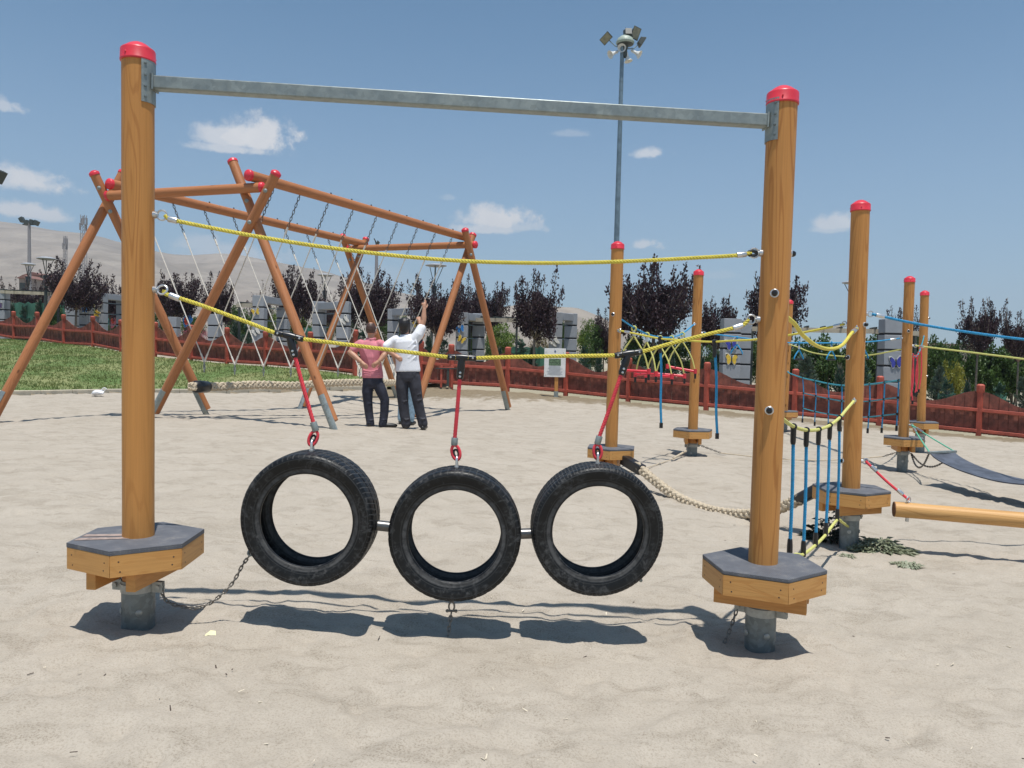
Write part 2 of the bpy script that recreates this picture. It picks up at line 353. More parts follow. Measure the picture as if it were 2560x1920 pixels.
# ------------------------------------------------------------------ mesh builder
WM = {}                                         # world matrix of every object as built
COL = scene.collection
class MB:
    def __init__(s): s.v, s.f, s.m = [], [], []
    def add(s, vs, fs, m=0):
        k = len(s.v); s.v.extend(Vector(x) for x in vs)
        for f in fs: s.f.append([i + k for i in f]); s.m.append(m)
        return k
    def box(s, c, size, rot=None, m=0):
        hx, hy, hz = (a / 2 for a in size); c = Vector(c)
        vs = [Vector((x * hx, y * hy, z * hz)) for z in (-1, 1) for y in (-1, 1) for x in (-1, 1)]
        if rot is not None: vs = [rot @ q for q in vs]
        s.add([c + q for q in vs], [(0, 2, 3, 1), (4, 5, 7, 6), (0, 1, 5, 4), (2, 6, 7, 3), (0, 4, 6, 2), (1, 3, 7, 5)], m)
    def tube(s, pts, r, seg=10, m=0, closed=False, cap=True, twist=None, round_caps=False):
        pts = [Vector(p) for p in pts]; n = len(pts)
        rs = r if isinstance(r, (list, tuple)) else [r] * n
        if round_caps and not closed:
            t0 = (pts[0] - pts[1]).normalized(); t1 = (pts[-1] - pts[-2]).normalized()
            a = [(pts[0] + t0 * rs[0] * k, rs[0] * q) for k, q in ((0.97, .25), (0.8, .6), (0.45, .9))]
            b = [(pts[-1] + t1 * rs[-1] * k, rs[-1] * q) for k, q in ((0.45, .9), (0.8, .6), (0.97, .25))]
            pts = [x[0] for x in a] + pts + [x[0] for x in b]; rs = [x[1] for x in a] + list(rs) + [x[1] for x in b]; n = len(pts)
        T = []
        for i in range(n):
            if closed: t = pts[(i + 1) % n] - pts[i - 1]
            else: t = pts[min(i + 1, n - 1)] - pts[max(i - 1, 0)]
            T.append(t.normalized())
        a = Vector((0, 0, 1)) if abs(T[0].z) < 0.9 else Vector((1, 0, 0))
        x = (a - T[0] * a.dot(T[0])).normalized()
        vs = []
        for i in range(n):
            x = (x - T[i] * x.dot(T[i])).normalized(); y = T[i].cross(x)
            for k in range(seg):
                ph = 2 * PI * k / seg
                rr = rs[i] if twist is None else twist(i, ph, rs[i])
                vs.append(pts[i] + (x * math.cos(ph) + y * math.sin(ph)) * rr)
        fs = []
        for i in range(n if closed else n - 1):
            j = (i + 1) % n
            for k in range(seg):
                l = (k + 1) % seg
                fs.append((i * seg + k, i * seg + l, j * seg + l, j * seg + k))
        if cap and not closed:
            fs.append(tuple(reversed(range(seg)))); fs.append(tuple((n - 1) * seg + k for k in range(seg)))
        s.add(vs, fs, m)
    def cyl(s, p0, p1, r0, r1=None, seg=16, m=0, cap=True):
        s.tube([p0, p1], [r0, r0 if r1 is None else r1], seg, m, False, cap)
    def torus(s, c, n, R, r, seg=20, sub=8, m=0, sx=1.0, xdir=None):
        c, n = Vector(c), Vector(n).normalized()
        a = Vector(xdir) if xdir is not None else (Vector((0, 0, 1)) if abs(n.z) < 0.9 else Vector((1, 0, 0)))
        x = (a - n * a.dot(n)).normalized(); y = n.cross(x)
        s.tube([c + x * math.cos(2 * PI * k / seg) * R * sx + y * math.sin(2 * PI * k / seg) * R for k in range(seg)], r, sub, m, True)
    def lathe(s, c, axis, prof, seg=32, m=0, a0=0.0, a1=2 * PI, close=None):
        c, n = Vector(c), Vector(axis).normalized()
        a = Vector((1, 0, 0)) if abs(n.x) < 0.9 else Vector((0, 1, 0))
        x = (a - n * a.dot(n)).normalized(); y = n.cross(x)
        full = abs(a1 - a0 - 2 * PI) < 1e-6; cnt = seg if full else seg + 1
        vs = []
        for k in range(cnt):
            ph = a0 + (a1 - a0) * k / seg; d = x * math.cos(ph) + y * math.sin(ph)
            vs += [c + d * max(r, 1e-4) + n * h for r, h in prof]
        q = len(prof); fs = []
        for k in range(seg):
            l = (k + 1) % cnt
            for i in range(q - 1): fs.append((k * q + i, l * q + i, l * q + i + 1, k * q + i + 1))
            if close: fs.append((k * q + q - 1, l * q + q - 1, l * q, k * q))
        s.add(vs, fs, m)
    def sphere(s, c, r, seg=12, m=0, sq=(1, 1, 1)):
        c = Vector(c); k0 = len(s.v)
        n = max(4, seg // 2)
        s.lathe((0, 0, 0), (0, 0, 1), [(r * math.sin(PI * i / n), -r * math.cos(PI * i / n)) for i in range(n + 1)], seg, m)
        for i in range(k0, len(s.v)):
            q = s.v[i]; s.v[i] = c + Vector((q.x * sq[0], q.y * sq[1], q.z * sq[2]))
    def prism(s, top, d, m=0):
        top = [Vector(p) for p in top]; d = Vector(d); n = len(top)
        s.add(top + [p + d for p in top], [tuple(range(n)), tuple(reversed(range(n, 2 * n)))] + [(i, i + n, (i + 1) % n + n, (i + 1) % n) for i in range(n)], m)
    def build(s, name, mats, parent=None, frame=None, smooth=40, bevel=0.0):
        if frame is None:
            frame = Matrix.Translation(WM[parent].translation) if parent is not None else Matrix.Identity(4)
        inv = frame.inverted()
        me = bpy.data.meshes.new(name)
        me.from_pydata([tuple(inv @ q) for q in s.v], [], s.f)
        if isinstance(mats, str): mats = [mats]
        for x in mats: me.materials.append(MATS[x])
        if len(mats) > 1: me.polygons.foreach_set('material_index', s.m)
        if smooth:
            me.polygons.foreach_set('use_smooth', [True] * len(me.polygons))
            me.set_sharp_from_angle(angle=math.radians(smooth))
        me.validate(); me.update()
        o = bpy.data.objects.new(name, me)
        link(o, frame, parent)
        if bevel:
            b = o.modifiers.new('bevel', 'BEVEL'); b.width = bevel; b.segments = 2; b.limit_method = 'ANGLE'
        return o
def link(o, frame, parent=None):
    COL.objects.link(o); o.matrix_basis = frame; WM[o] = frame.copy()
    if parent is not None:
        o.parent = parent; o.matrix_parent_inverse = WM[parent].inverted()
def tag(o, label, cat, group=None, kind=None):
    if label: o['label'] = label
    if cat: o['category'] = cat
    if group: o['group'] = group
    if kind: o['kind'] = kind
    return o
def struct(o, kind='structure'):
    o['kind'] = kind; return o
def thing(name, loc, label, cat, group=None):
    o = bpy.data.objects.new(name, None); o.empty_display_size = 0.1
    link(o, Matrix.Translation(Vector(loc))); return tag(o, label, cat, group)
def copy_tree(o, parent=None):
    c = o.copy(); COL.objects.link(c); WM[c] = WM[o].copy()
    if parent is not None: c.parent = parent
    for ch in list(o.children): copy_tree(ch, c)
    return c
def frame_z(p0, p1):
    z = (Vector(p1) - Vector(p0)).normalized()
    return Matrix.Translation(Vector(p0)) @ z.to_track_quat('Z', 'Y').to_matrix().to_4x4()
def crom(pts, step):
    pts = [Vector(p) for p in pts]
    Q = [pts[0] * 2 - pts[1]] + pts + [pts[-1] * 2 - pts[-2]]
    fine = []
    for i in range(1, len(Q) - 2):
        a, b, c, d = Q[i - 1:i + 3]
        for k in range(24):
            t = k / 24
            fine.append(0.5 * ((2 * b) + (c - a) * t + (2 * a - 5 * b + 4 * c - d) * t * t + (3 * b - a - 3 * c + d) * t ** 3))
    fine.append(Q[-2])
    L = [0]
    for i in range(1, len(fine)): L.append(L[-1] + (fine[i] - fine[i - 1]).length)
    n = max(2, int(L[-1] / step)); out = []; j = 0
    for k in range(n + 1):
        s = L[-1] * k / n
        while j < len(L) - 2 and L[j + 1] < s: j += 1
        q = (s - L[j]) / max(1e-9, L[j + 1] - L[j]); out.append(fine[j].lerp(fine[j + 1], min(1, q)))
    return out
def laid_rope(mb, pts, R, strands=4, pitch=0.062, step=0.005, seg=24, depth=0.42, m=0):
    q = crom(pts, step)
    ds = [0]
    for i in range(1, len(q)): ds.append(ds[-1] + (q[i] - q[i - 1]).length)
    mb.tube(q, R, seg, m, twist=lambda i, ph, r: r * (1 - depth * (1 - abs(math.cos(strands / 2 * (ph - 2 * PI * ds[i] / pitch))))))
def plain_rope(mb, pts, R, step=0.05, seg=8, m=0):
    mb.tube(crom(pts, step), R, seg, m)
def chain(mb, pts, pitch=0.02, r=0.003, m=0, seg=12, sub=6):
    q = crom(pts, pitch)
    for i in range(len(q) - 1):
        t = (q[i + 1] - q[i]).normalized(); c = (q[i] + q[i + 1]) / 2
        a = Vector((0, 0, 1)) if abs(t.z) < 0.8 else Vector((1, 0, 0))
        x = (a - t * a.dot(t)).normalized(); y = t.cross(x)
        s = x if i % 2 else y
        L, w = pitch * 0.5, pitch * 0.30
        path = []
        for k in range(seg):
            ph = 2 * PI * k / seg
            path.append(c + t * (math.copysign(L - w, math.cos(ph)) + math.cos(ph) * w + math.copysign(r, math.cos(ph))) + s * math.sin(ph) * w)
        mb.tube(path, r, sub, m, True)
# ------------------------------------------------------------------ the lie of the land
def pz(u, v, Y):
    p = P(u, v, Y); return (p.x, p.y, p.z)
CTRL = [pz(346, 1562, 3.66), pz(1905, 1626, 3.82), pz(2122, 1371, 6.29), pz(2264, 1181, 11.27), pz(1733, 1138, 11.33),
        pz(839, 1070, 12.5), pz(926, 1067, 13.1), pz(382, 1042, 13.8), pz(-24, 1060, 12.6), pz(522, 1036, 14.5),
        pz(1273, 1027, 19.2), pz(1031, 1051, 16.8), pz(752, 1025, 18.5), pz(996, 997, 21.0),
        pz(1127, 966, 22), pz(1268, 974, 21.9), pz(1414, 987, 21.9), pz(1570, 1004, 21.3), pz(1765, 1023, 19.8), pz(2196, 1064, 18.8), pz(2446, 1090, 18),
        pz(567, 911, 25.3), pz(232, 868, 29.5), pz(34, 850, 32.5), pz(887, 939, 22.8), pz(775, 925, 24),
        pz(29, 987, 17.8), pz(600, 981, 20.6), pz(1108, 1637, 3.5), (1.2, 8.8, -.12), (3.4, 16.3, -.18), (2.9, 13.8, -.16),
        (0, 1.5, 0.0), (-3, 1.5, .04), (3, 1.5, -.06), (-10, 2, .1), (10, 2, -.25), (0, -10, 0), (-14, -10, .1), (14, -10, -.2),
        (25, 12, -.45), (24, 30, -.4), (6, 30, .15), (-6, 34, .8), (-30, 20, .6), (-34, 40, 1.5), (-15, 42, 1.3), (5, 45, .5), (40, 45, -.3), (0, 60, .6), (-50, 60, 1.6)]
_c = np.array(CTRL)
def _fit():
    n = len(_c); d = np.linalg.norm(_c[:, None, :2] - _c[None, :, :2], axis=2)
    K = np.zeros((n + 1, n + 1)); K[:n, :n] = -d - 0.35 * np.eye(n); K[:n, n] = K[n, :n] = 1     # smooth fit, not exact
    b = np.zeros(n + 1); b[:n] = _c[:, 2]
    return np.linalg.solve(K, b)
_w = _fit()
def GV(x, y):                                   # ground height, arrays
    x = np.asarray(x, float); y = np.asarray(y, float)
    d = np.sqrt((x[..., None] - _c[:, 0]) ** 2 + (y[..., None] - _c[:, 1]) ** 2 + 0.6)
    z = -(d @ _w[:-1]) + _w[-1]
    r = np.hypot(x, y - 15); t = np.clip((r - 45) / 60, 0, 1); t = t * t * (3 - 2 * t)
    return np.clip(z, -1, 2.4) * (1 - t) + 0.2 * t
def G(x, y): return float(GV(x, y))

SANDEDGE = [(-60, 12), (-25, 13.0)] + [pz(29, 987, 17.8)[:2], pz(290, 982.5, 19.2)[:2], pz(600, 981, 20.6)[:2], pz(1000, 970, 21.9)[:2]] + \
           [pz(1127, 966, 21.9)[:2], pz(1268, 974, 21.8)[:2], pz(1414, 987, 21.8)[:2], pz(1570, 1004, 21.2)[:2], pz(1765, 1023, 19.7)[:2], pz(2196, 1064, 18.7)[:2], pz(2446, 1090, 17.9)[:2], (15, 17.0), (60, 12)]
_se = np.array(SANDEDGE)
def sand_end(x): return np.interp(x, _se[:, 0], _se[:, 1])

def grid_mesh(name, X, Y, Z, keep, mats, attr=None, smooth=True):
    ny, nx = X.shape
    vs = np.stack([X, Y, Z], -1).reshape(-1, 3)
    I = np.arange(ny * nx).reshape(ny, nx)
    q = np.stack([I[:-1, :-1], I[:-1, 1:], I[1:, 1:], I[1:, :-1]], -1).reshape(-1, 4)
    k = (keep[:-1, :-1] & keep[:-1, 1:] & keep[1:, 1:] & keep[1:, :-1]).reshape(-1)
    q = q[k]
    used = np.unique(q); mp = -np.ones(len(vs), int); mp[used] = np.arange(len(used))
    me = bpy.data.meshes.new(name); me.from_pydata(vs[used].tolist(), [], mp[q].tolist())
    for m in mats: me.materials.append(MATS[m])
    me.polygons.foreach_set('use_smooth', [smooth] * len(me.polygons))
    if attr is not None:
        a = me.attributes.new('dirt', 'FLOAT', 'POINT'); a.data.foreach_set('value', attr.reshape(-1)[used].astype(np.float32))
    me.update()
    o = bpy.data.objects.new(name, me); link(o, Matrix.Identity(4)); return o

def sand_mat():
    m, nt, bs = new_mat('sand')
    v = coords(nt)
    grain = tnoise(nt, v, 120, 4, 0.75); mid = tnoise(nt, v, 26, 5, 0.65); big = tnoise(nt, v, 1.6, 5, 0.6, .4); patch = tnoise(nt, coords(nt, (3.2, 5.2, 3)), 1, 4, 0.62, .8)
    col = mixc(nt, maprange(nt, big, 0.3, 0.7), (0.395, 0.345, 0.282), (0.440, 0.388, 0.322))
    coarse = math_(nt, 'MULTIPLY', maprange(nt, patch, 0.47, 0.66), maprange(nt, mid, .3, .6, .55, 1))                      # scuffed patches of coarser, darker grit
    col = mixc(nt, math_(nt, 'MULTIPLY', coarse, 0.48), col, (0.305, 0.263, 0.208))
    g2 = math_(nt, 'MULTIPLY', maprange(nt, grain, 0.44, 0.70), math_(nt, 'MULTIPLY_ADD', coarse, 0.6, 0.5))
    col = mixc(nt, g2, col, (0.19, 0.155, 0.115))
    col = mixc(nt, maprange(nt, mid, 0.35, 0.72, 0, 0.18), col, (0.51, 0.46, 0.385))
    at = nnode(nt, 'ShaderNodeAttribute'); at.attribute_name = 'dirt'
    dn = tnoise(nt, v, 3.2, 5, 0.7)
    d = math_(nt, 'MULTIPLY', at.outputs['Fac'], 1.0)
    df = maprange(nt, math_(nt, 'ADD', d, math_(nt, 'MULTIPLY', math_(nt, 'SUBTRACT', dn, 0.5), 1.1)), 0.34, 0.62)
    soil = mixc(nt, tnoise(nt, v, 9, 5, 0.7), (0.13, 0.10, 0.062), (0.30, 0.245, 0.17))
    col = mixc(nt, df, col, soil)
    nt.links.new(col, bs.inputs['Base Color']); bs.inputs['Roughness'].default_value = 0.95
    bs.inputs['Specular IOR Level'].default_value = 0.15
    h = math_(nt, 'ADD', math_(nt, 'MULTIPLY', mid, 0.9), math_(nt, 'MULTIPLY', grain, 0.35))
    bump(nt, bs, h, 0.55, 0.012)
sand_mat()
def earth_mat():
    m, nt, bs = new_mat('earth')
    v = coords(nt)
    col = mixc(nt, tnoise(nt, v, 0.35, 6, 0.65), (0.30, 0.25, 0.18), (0.44, 0.38, 0.30))
    col = mixc(nt, maprange(nt, tnoise(nt, v, 0.06, 5), .45, .6, 0, .5), col, (0.20, 0.20, 0.10))
    nt.links.new(col, bs.inputs['Base Color']); bs.inputs['Roughness'].default_value = 0.95
    bump(nt, bs, tnoise(nt, v, 6, 5), 0.4, 0.05)
earth_mat()
def lawn_mat():
    m, nt, bs = new_mat('lawn')
    v = coords(nt)
    a = tnoise(nt, v, 0.55, 4, 0.6, .3); b = tnoise(nt, v, 14, 4, 0.7)
    col = mixc(nt, maprange(nt, a, 0.40, 0.62), (0.115, 0.175, 0.045), (0.265, 0.265, 0.11))
    col = mixc(nt, maprange(nt, b, 0.35, 0.7, 0, 0.6), col, (0.075, 0.135, 0.028))
    nt.links.new(col, bs.inputs['Base Color']); bs.inputs['Roughness'].default_value = 0.9
    bump(nt, bs, b, 0.8, 0.05)
lawn_mat()

def build_ground():
    # the sand, fine near the camera, coarser far off
    ys = [0.8]
    while ys[-1] < 24: ys.append(ys[-1] * 1.0115 + 0.002)
    ys = np.array(ys); sl = np.linspace(-1.15, 1.15, 470)
    Y = np.repeat(ys[:, None], len(sl), 1); X = sl[None, :] * (Y + 0.35)
    Z = GV(X, Y)
    ripple = np.zeros_like(Z)
    for i in range(Y.shape[0]):
        for j in range(Y.shape[1]):
            x, y = X[i, j], Y[i, j]
            n1 = noise.noise((x * 2.3, y * 2.8, 1.7)); n2 = noise.noise((x * 4.9 + 3, y * 6.2, 9.1))
            n3 = noise.noise((x * 11, y * 13, 4.2)) if y < 9 else 0
            ripple[i, j] = 0.016 * n1 + 0.020 * (1 - 2 * abs(n2)) + 0.009 * n3
    Z = Z + ripple
    for (px, py, rr, dz) in DENTS:               # sand scraped and heaped around the sleeves
        d = np.hypot(X - px, Y - py); Z += dz * np.exp(-(d / rr) ** 2)
    rn = random.Random(77)                       # footprints and scuffs, soft-edged in the loose sand
    for _ in range(950):
        py = 1.6 + 8.5 * rn.random() ** 1.3; px = rn.uniform(-.85, .85) * (py + .35); a = rn.uniform(0, PI); L, w = rn.uniform(.04, .11), rn.uniform(.025, .05); dz = rn.uniform(.003, .010)
        m = (abs(X - px) < .45) & (abs(Y - py) < .45)
        dx, dy = X[m] - px, Y[m] - py; u_ = (dx * math.cos(a) + dy * math.sin(a)) / L; v_ = (-dx * math.sin(a) + dy * math.cos(a)) / w
        r2 = u_ * u_ + v_ * v_; Z[m] += dz * (-np.exp(-r2 * r2 * .9) + .55 * np.exp(-((np.sqrt(r2) - 1.45) / .38) ** 2))
    end = sand_end(X)
    keep = Y < end + 0.02
    dirt = np.clip(1 - (end - Y) / np.where(X > -4.0, 2.2, 0.45), 0, 1)
    struct(grid_mesh('sand', X, Y, Z, keep, ['sand'], dirt))
    # base sheet out to the horizon
    ang = np.linspace(-PI, PI, 181); rad = np.concatenate([np.linspace(0.0, 60, 60), 60 * 1.13 ** np.arange(1, 27)])
    A, R_ = np.meshgrid(ang, rad); X = R_ * np.sin(A); Y = R_ * np.cos(A) + 5
    Z = GV(X, Y) - 0.11
    struct(grid_mesh('ground', X, Y, Z, np.ones_like(X, bool), ['earth']))
    # lawn
    xs = np.linspace(-42, -2.6, 150); t = np.linspace(0, 1, 50)
    X = np.repeat(xs[None, :], 50, 0); y0 = sand_end(xs) + 0.10; y1 = lawn_end(xs)
    Y = y0[None, :] + (y1 - y0)[None, :] * t[:, None]
    Z = GV(X, Y) + 0.03
    struct(grid_mesh('lawn', X, Y, Z, Y >= 0, ['lawn']))
    # path beyond the gap in the fence
    xs = np.linspace(-4.6, -1.9, 14); ys = np.linspace(22.4, 40, 30)
    X, Y = np.meshgrid(xs, ys); struct(grid_mesh('path', X, Y, GV(X, Y) + 0.02, Y > 0, ['paving']))
    # kerb between sand and lawn
    mb = MB(); xs = np.arange(-40, -3.2, 0.5)
    pts = [Vector((x, float(sand_end(x)) + 0.02, G(x, float(sand_end(x))) + 0.02)) for x in xs]
    for a, b in zip(pts[:-1], pts[1:]):
        d = (b - a); r = d.normalized().to_track_quat('X', 'Z').to_matrix()
        mb.box((a + b) / 2, (d.length - 0.006, 0.12, 0.13), r)
    struct(mb.build('kerb', 'concrete', bevel=.012))
    # grass blades on the lawn
    mb = MB(); rnd = random.Random(3); pts = []
    while len(pts) < 26000:
        x = rnd.uniform(-24, -3); y = rnd.uniform(13, 34)
        if not (float(sand_end(x)) + .12 < y < float(lawn_end(x))): continue
        if rnd.random() > 26 / y * .8 + .1: continue
        pts.append((x, y))
    zs = GV(np.array([p[0] for p in pts]), np.array([p[1] for p in pts])) + 0.03
    vs, fs = [], []
    for (x, y), z in zip(pts, zs):
        for _ in range(2):
            a = rnd.uniform(0, 2 * PI); h = rnd.uniform(.03, .075) * (1.25 if noise.noise((x * .7, y * .7, 0)) > .1 else .8); w = .012
            ox, oy = rnd.uniform(-.05, .05), rnd.uniform(-.05, .05); l = rnd.uniform(-.03, .03)
            c, s = math.cos(a) * w, math.sin(a) * w; k = len(vs)
            vs += [(x + ox - c, y + oy - s, z), (x + ox + c, y + oy + s, z), (x + ox + l, y + oy + l, z + h)]; fs.append((k, k + 1, k + 2))
    mb.add(vs, fs); g = mb.build('grass', 'grass_blade', smooth=0); tag(g, 'short patchy green and yellow grass of the lawn', 'grass', kind='stuff')

LFENCE = [(-40, 772, 838, 33.5), (34, 778, 850, 32.5), (93, 779.5, 853, 31.5), (159, 786, 865, 30.5), (232, 790, 868, 29.5), (302, 799, 882, 28), (388, 805, 890, 26.8), (478, 812, 902, 26),
          (567, 818.5, 911, 25.3), (663, 828, 916, 24.8), (775, 829, 926, 24), (887, 824, 939, 22.8)]
RFENCE = [(1051, 852, 962, 22.2), (1127, 860, 966, 22), (1268, 867, 974, 21.9), (1414, 880, 987, 21.9), (1570, 894, 1004, 21.3), (1765, 905, 1023, 19.8), (1985, 922, 1044, 19.3), (2196, 939.6, 1064, 18.8), (2446, 960, 1090, 18), (2700, 982, 1117, 17.3), (2960, 1004, 1146, 16.6)]
_lf = np.array([pz(u, vb, Y)[:2] for u, vt, vb, Y in LFENCE])
def lawn_end(x): return np.interp(x, np.concatenate([[-60], _lf[:, 0], [-2]]), np.concatenate([[38], _lf[:, 1] , [22.3]])) - 0.02

# ------------------------------------------------------------------ hills
def hill_mat():
    m, nt, bs = new_mat('hill_soil')
    v = coords(nt)
    a = tnoise(nt, v, 0.009, 7, 0.62, .5); b = tnoise(nt, coords(nt, (1, 1, 3.4)), 0.016, 6, 0.6, .8); c = tnoise(nt, v, 0.11, 5, 0.7)
    col = mixc(nt, maprange(nt, a, .34, .66), (0.215, 0.185, 0.155), (0.32, 0.275, 0.23))
    col = mixc(nt, maprange(nt, b, .52, .66, 0, .55), col, (0.36, 0.315, 0.26))
    col = mixc(nt, maprange(nt, c, .56, .74, 0, .55), col, (0.10, 0.09, 0.07))
    nt.links.new(col, bs.inputs['Base Color']); bs.inputs['Roughness'].default_value = 1.0; bs.inputs['Specular IOR Level'].default_value = 0
    bump(nt, bs, math_(nt, 'ADD', a, b), 0.5, 8.0)
hill_mat()
def hill(name, ridge, d0, d1, ext, seed):
    us = np.linspace(ridge[0][0], ridge[-1][0], 220); rv = np.interp(us, [r[0] for r in ridge], [r[1] for r in ridge])
    k = np.ones(9) / 9; rv = np.convolve(np.pad(rv, 4, 'edge'), k, 'valid')
    T = np.linspace(0, 1.35, 60); X = np.zeros((60, 220)); Y = X.copy(); Z = X.copy()
    for j, (u, v) in enumerate(zip(us, rv)):
        d = ray(u, v); top = CAM + d * (d1 / d.y); hx = d.x / d.y
        for i, t in enumerate(T):
            y = d0 + (d1 - d0) * t; s = t * t * (3 - 2 * t) if t <= 1 else 1 - (t - 1) * .7
            s = 0.62 * s + 0.38 * min(t, 2 - t)
            x = hx * y; n = noise.fractal((x * .006, y * .006, seed), 1.0, 2.1, 5) * (6 + 10 * t) * min(1, t * 3) * (1 if t < .9 else .25)
            X[i, j], Y[i, j], Z[i, j] = x, y, max(-2, (top.z) * s + n * min(1, abs(1.02 - t) * 4))
    struct(grid_mesh(name, X, Y, Z, np.ones_like(X, bool), ['hill_soil']))
def build_hills():
    hill('hill', [(-1500, 430), (-700, 500), (-250, 535), (0, 556), (60, 566), (108, 578), (163, 583), (244, 594), (304, 613), (345, 626), (389, 634), (434, 643), (506, 639), (579, 645), (651, 659), (742, 672), (780, 681), (830, 696), (921, 718), (1011, 739), (1100, 752), (1200, 790), (1300, 850), (1400, 880)], 380, 1250, 0, 2.2)
    hill('hill', [(1080, 876), (1180, 815), (1260, 782), (1330, 768), (1398, 767), (1443, 772), (1500, 795), (1560, 832), (1640, 872)], 300, 620, 0, 7.7)
# ------------------------------------------------------------------ rope course posts
POSTS = {}
PR = 0.0702
PAIRS = []
def eye_bolt(parent, pole_pt, dirv, mat='bright_zinc', R=0.0225, r=0.0048, tilt=0.0):
    # a ring standing off the pole surface, with collar; returns ring centre
    d = Vector((dirv[0], dirv[1], 0)).normalized(); s = Vector(pole_pt) + d * (PR * 0.99)
    mb = MB(); mb.cyl(s, s + d * 0.016, 0.017, seg=14); mb.cyl(s, s + d * 0.022, 0.009, seg=10)
    c = s + d * (0.018 + R)
    n = d.cross(Vector((0, 0, 1))); n = (n * math.cos(tilt) + Vector((0, 0, 1)) * math.sin(tilt))
    mb.torus(c, n, R, r, 22, 8); mb.build('eye_bolt', mat, parent)
    return c
def bolt_knob(parent, pole_pt, dirv):
    d = Vector((dirv[0], dirv[1], 0)).normalized(); s = Vector(pole_pt) + d * (PR - 0.003)
    mb = MB(); mb.lathe(s, d, [(0.0, 0), (0.021, 0), (0.021, 0.007), (0.019, 0.009), (0.0, 0.009)], 16, 0)
    mb.lathe(s, d, [(0.015, 0.008), (0.015, 0.022), (0.011, 0.030), (0.0, 0.033)], 16, 1)
    mb.build('bolt', ['bright_zinc', 'black_plastic'], parent)
def make_post(key, root, top_px, deck_px, Y, hexrot, joistrot, drop=0.40, zlen=2.33, worn=False, ears=25):
    deck = P(deck_px[0], deck_px[1], Y); deck_z = PZ(deck_px[0], deck_px[1], P(deck_px[0], deck_px[1], Y - PR).z).z
    top = P(top_px[0], top_px[1], Y)
    axis = Vector((deck.x, deck.y, deck_z)); up = (top - axis).normalized()
    base = axis - up * drop
    gz = G(base.x, base.y)
    p = {'axis': axis, 'top': top, 'base': base, 'deck': deck_z, 'up': up}
    POSTS[key] = p
    if root is None: return p
    root = root(p) if callable(root) else root
    p['root'] = root
    mb = MB(); H = (top - axis).length
    N = 26
    pole_bot = axis - up * 0.27
    mb.tube([pole_bot.lerp(top - up * 0.05, k / N) for k in range(N + 1)], [PR * (1 + 0.012 * noise.noise((k * .35, Y, 0))) for k in range(N + 1)], 40)
    pole = mb.build('pole', 'pine_post', root, frame_z(pole_bot, top)); p['pole'] = pole
    mb = MB(); mb.lathe(top, up, [(PR * 0.9, -0.092), (0.0756, -0.092), (0.0774, -0.088), (0.0774, -0.084), (0.0758, -0.082), (0.0752, -0.040), (0.072, -0.034), (0.060, -0.026), (0.041, -0.0115), (0.024, -0.003), (0.011, -0.0005), (0.0, 0.0)], 40)
    for a in (0.6, 2.7, 4.4): mb.sphere(top - up * .065 + Vector((math.cos(a), math.sin(a), 0)) * .0752, .0045, 8)
    mb.build('cap', 'cap_red', pole)
    # hexagonal step: skirt boards, rubber pad, joists
    z1, z0 = deck_z, deck_z - 0.02
    def hexpt(r, k, z): a = math.radians(hexrot + 60 * k); return Vector((axis.x + r * math.cos(a), axis.y + r * math.sin(a), z))
    mb = MB()
    for k in range(6):
        o0, o1, i0, i1 = hexpt(.296, k, z0 - .001), hexpt(.296, k + 1, z0 - .001), hexpt(.266, k, z0 - .001), hexpt(.266, k + 1, z0 - .001)
        e = (o1 - o0).normalized() * 0.0008
        mb.prism([o0 + e, o1 - e, i1 - e, i0 + e], (0, 0, -0.098), 0)
        out = ((o0 + o1) / 2 - Vector((axis.x, axis.y, z0))).normalized(); out.z = 0; out.normalize()
        for f, dz in ((.12, -.03), (.88, -.035), (.14, -.075), (.86, -.07)):
            c = o0.lerp(o1, f) + Vector((0, 0, dz)); mb.cyl(c - out * .002, c + out * .0006, .0042, seg=8, m=1)
    mb.prism([hexpt(.265, k, z0 - .003) for k in range(6)], (0, 0, -.03), 0)
    skirt = mb.build('platform', ['pine_board', 'nail_dark'], root, Matrix.Translation(axis) @ Matrix.Rotation(math.radians(hexrot + 30), 4, 'Z'), bevel=.0025)
    mb = MB(); mb.prism([hexpt(.297, k, z1) for k in range(6)], (0, 0, -.02))
    if worn:
        a, b = hexpt(.28, 3, z1 + .0012), hexpt(.28, 2, z1 + .0012)
        t = Vector((axis.x, axis.y, z1 + .0012))
        def strip(f0, f1, w): return [a.lerp(b, f0), a.lerp(b, f1), t + (b - a) * (f1 - .4) * .8, t + (b - a) * (f0 - .4) * .8]
        mb.prism(strip(.10, .26, 0), (0, 0, .0015), 1); mb.prism(strip(.36, .52, 0), (0, 0, .0015), 1)
    mb.build('deck_pad', ['deck_rubber', 'deck_worn'] if worn else 'deck_rubber', skirt, bevel=.004)
    jd = Vector((math.cos(math.radians(joistrot)), math.sin(math.radians(joistrot)), 0)); jn = Vector((-jd.y, jd.x, 0))
    jr = Matrix((jd, jn, Vector((0, 0, 1)))).transposed()
    for sgn in (-1, 1):
        mb = MB(); c = Vector((axis.x, axis.y, z0 - .098 - .042)) + jn * sgn * (PR + .024)
        L0, L1 = .215, .165
        for (y0, y1) in ((-.0225, .0225),):
            prof = [(-L0, .041), (L0, .041), (L0, -.041), (-L0, -.041)]
            mb.prism([c + jd * q[0] + jn * y0 + Vector((0, 0, q[1])) for q in prof], jn * (y1 - y0))
        mb.build('joist', 'pine_joist', skirt, Matrix.Translation(c) @ jr.to_4x4(), bevel=.003)
    # steel ground sleeve with its clamp
    st = axis - up * 0.205; sb = Vector((base.x, base.y, min(base.z, gz) - .12))
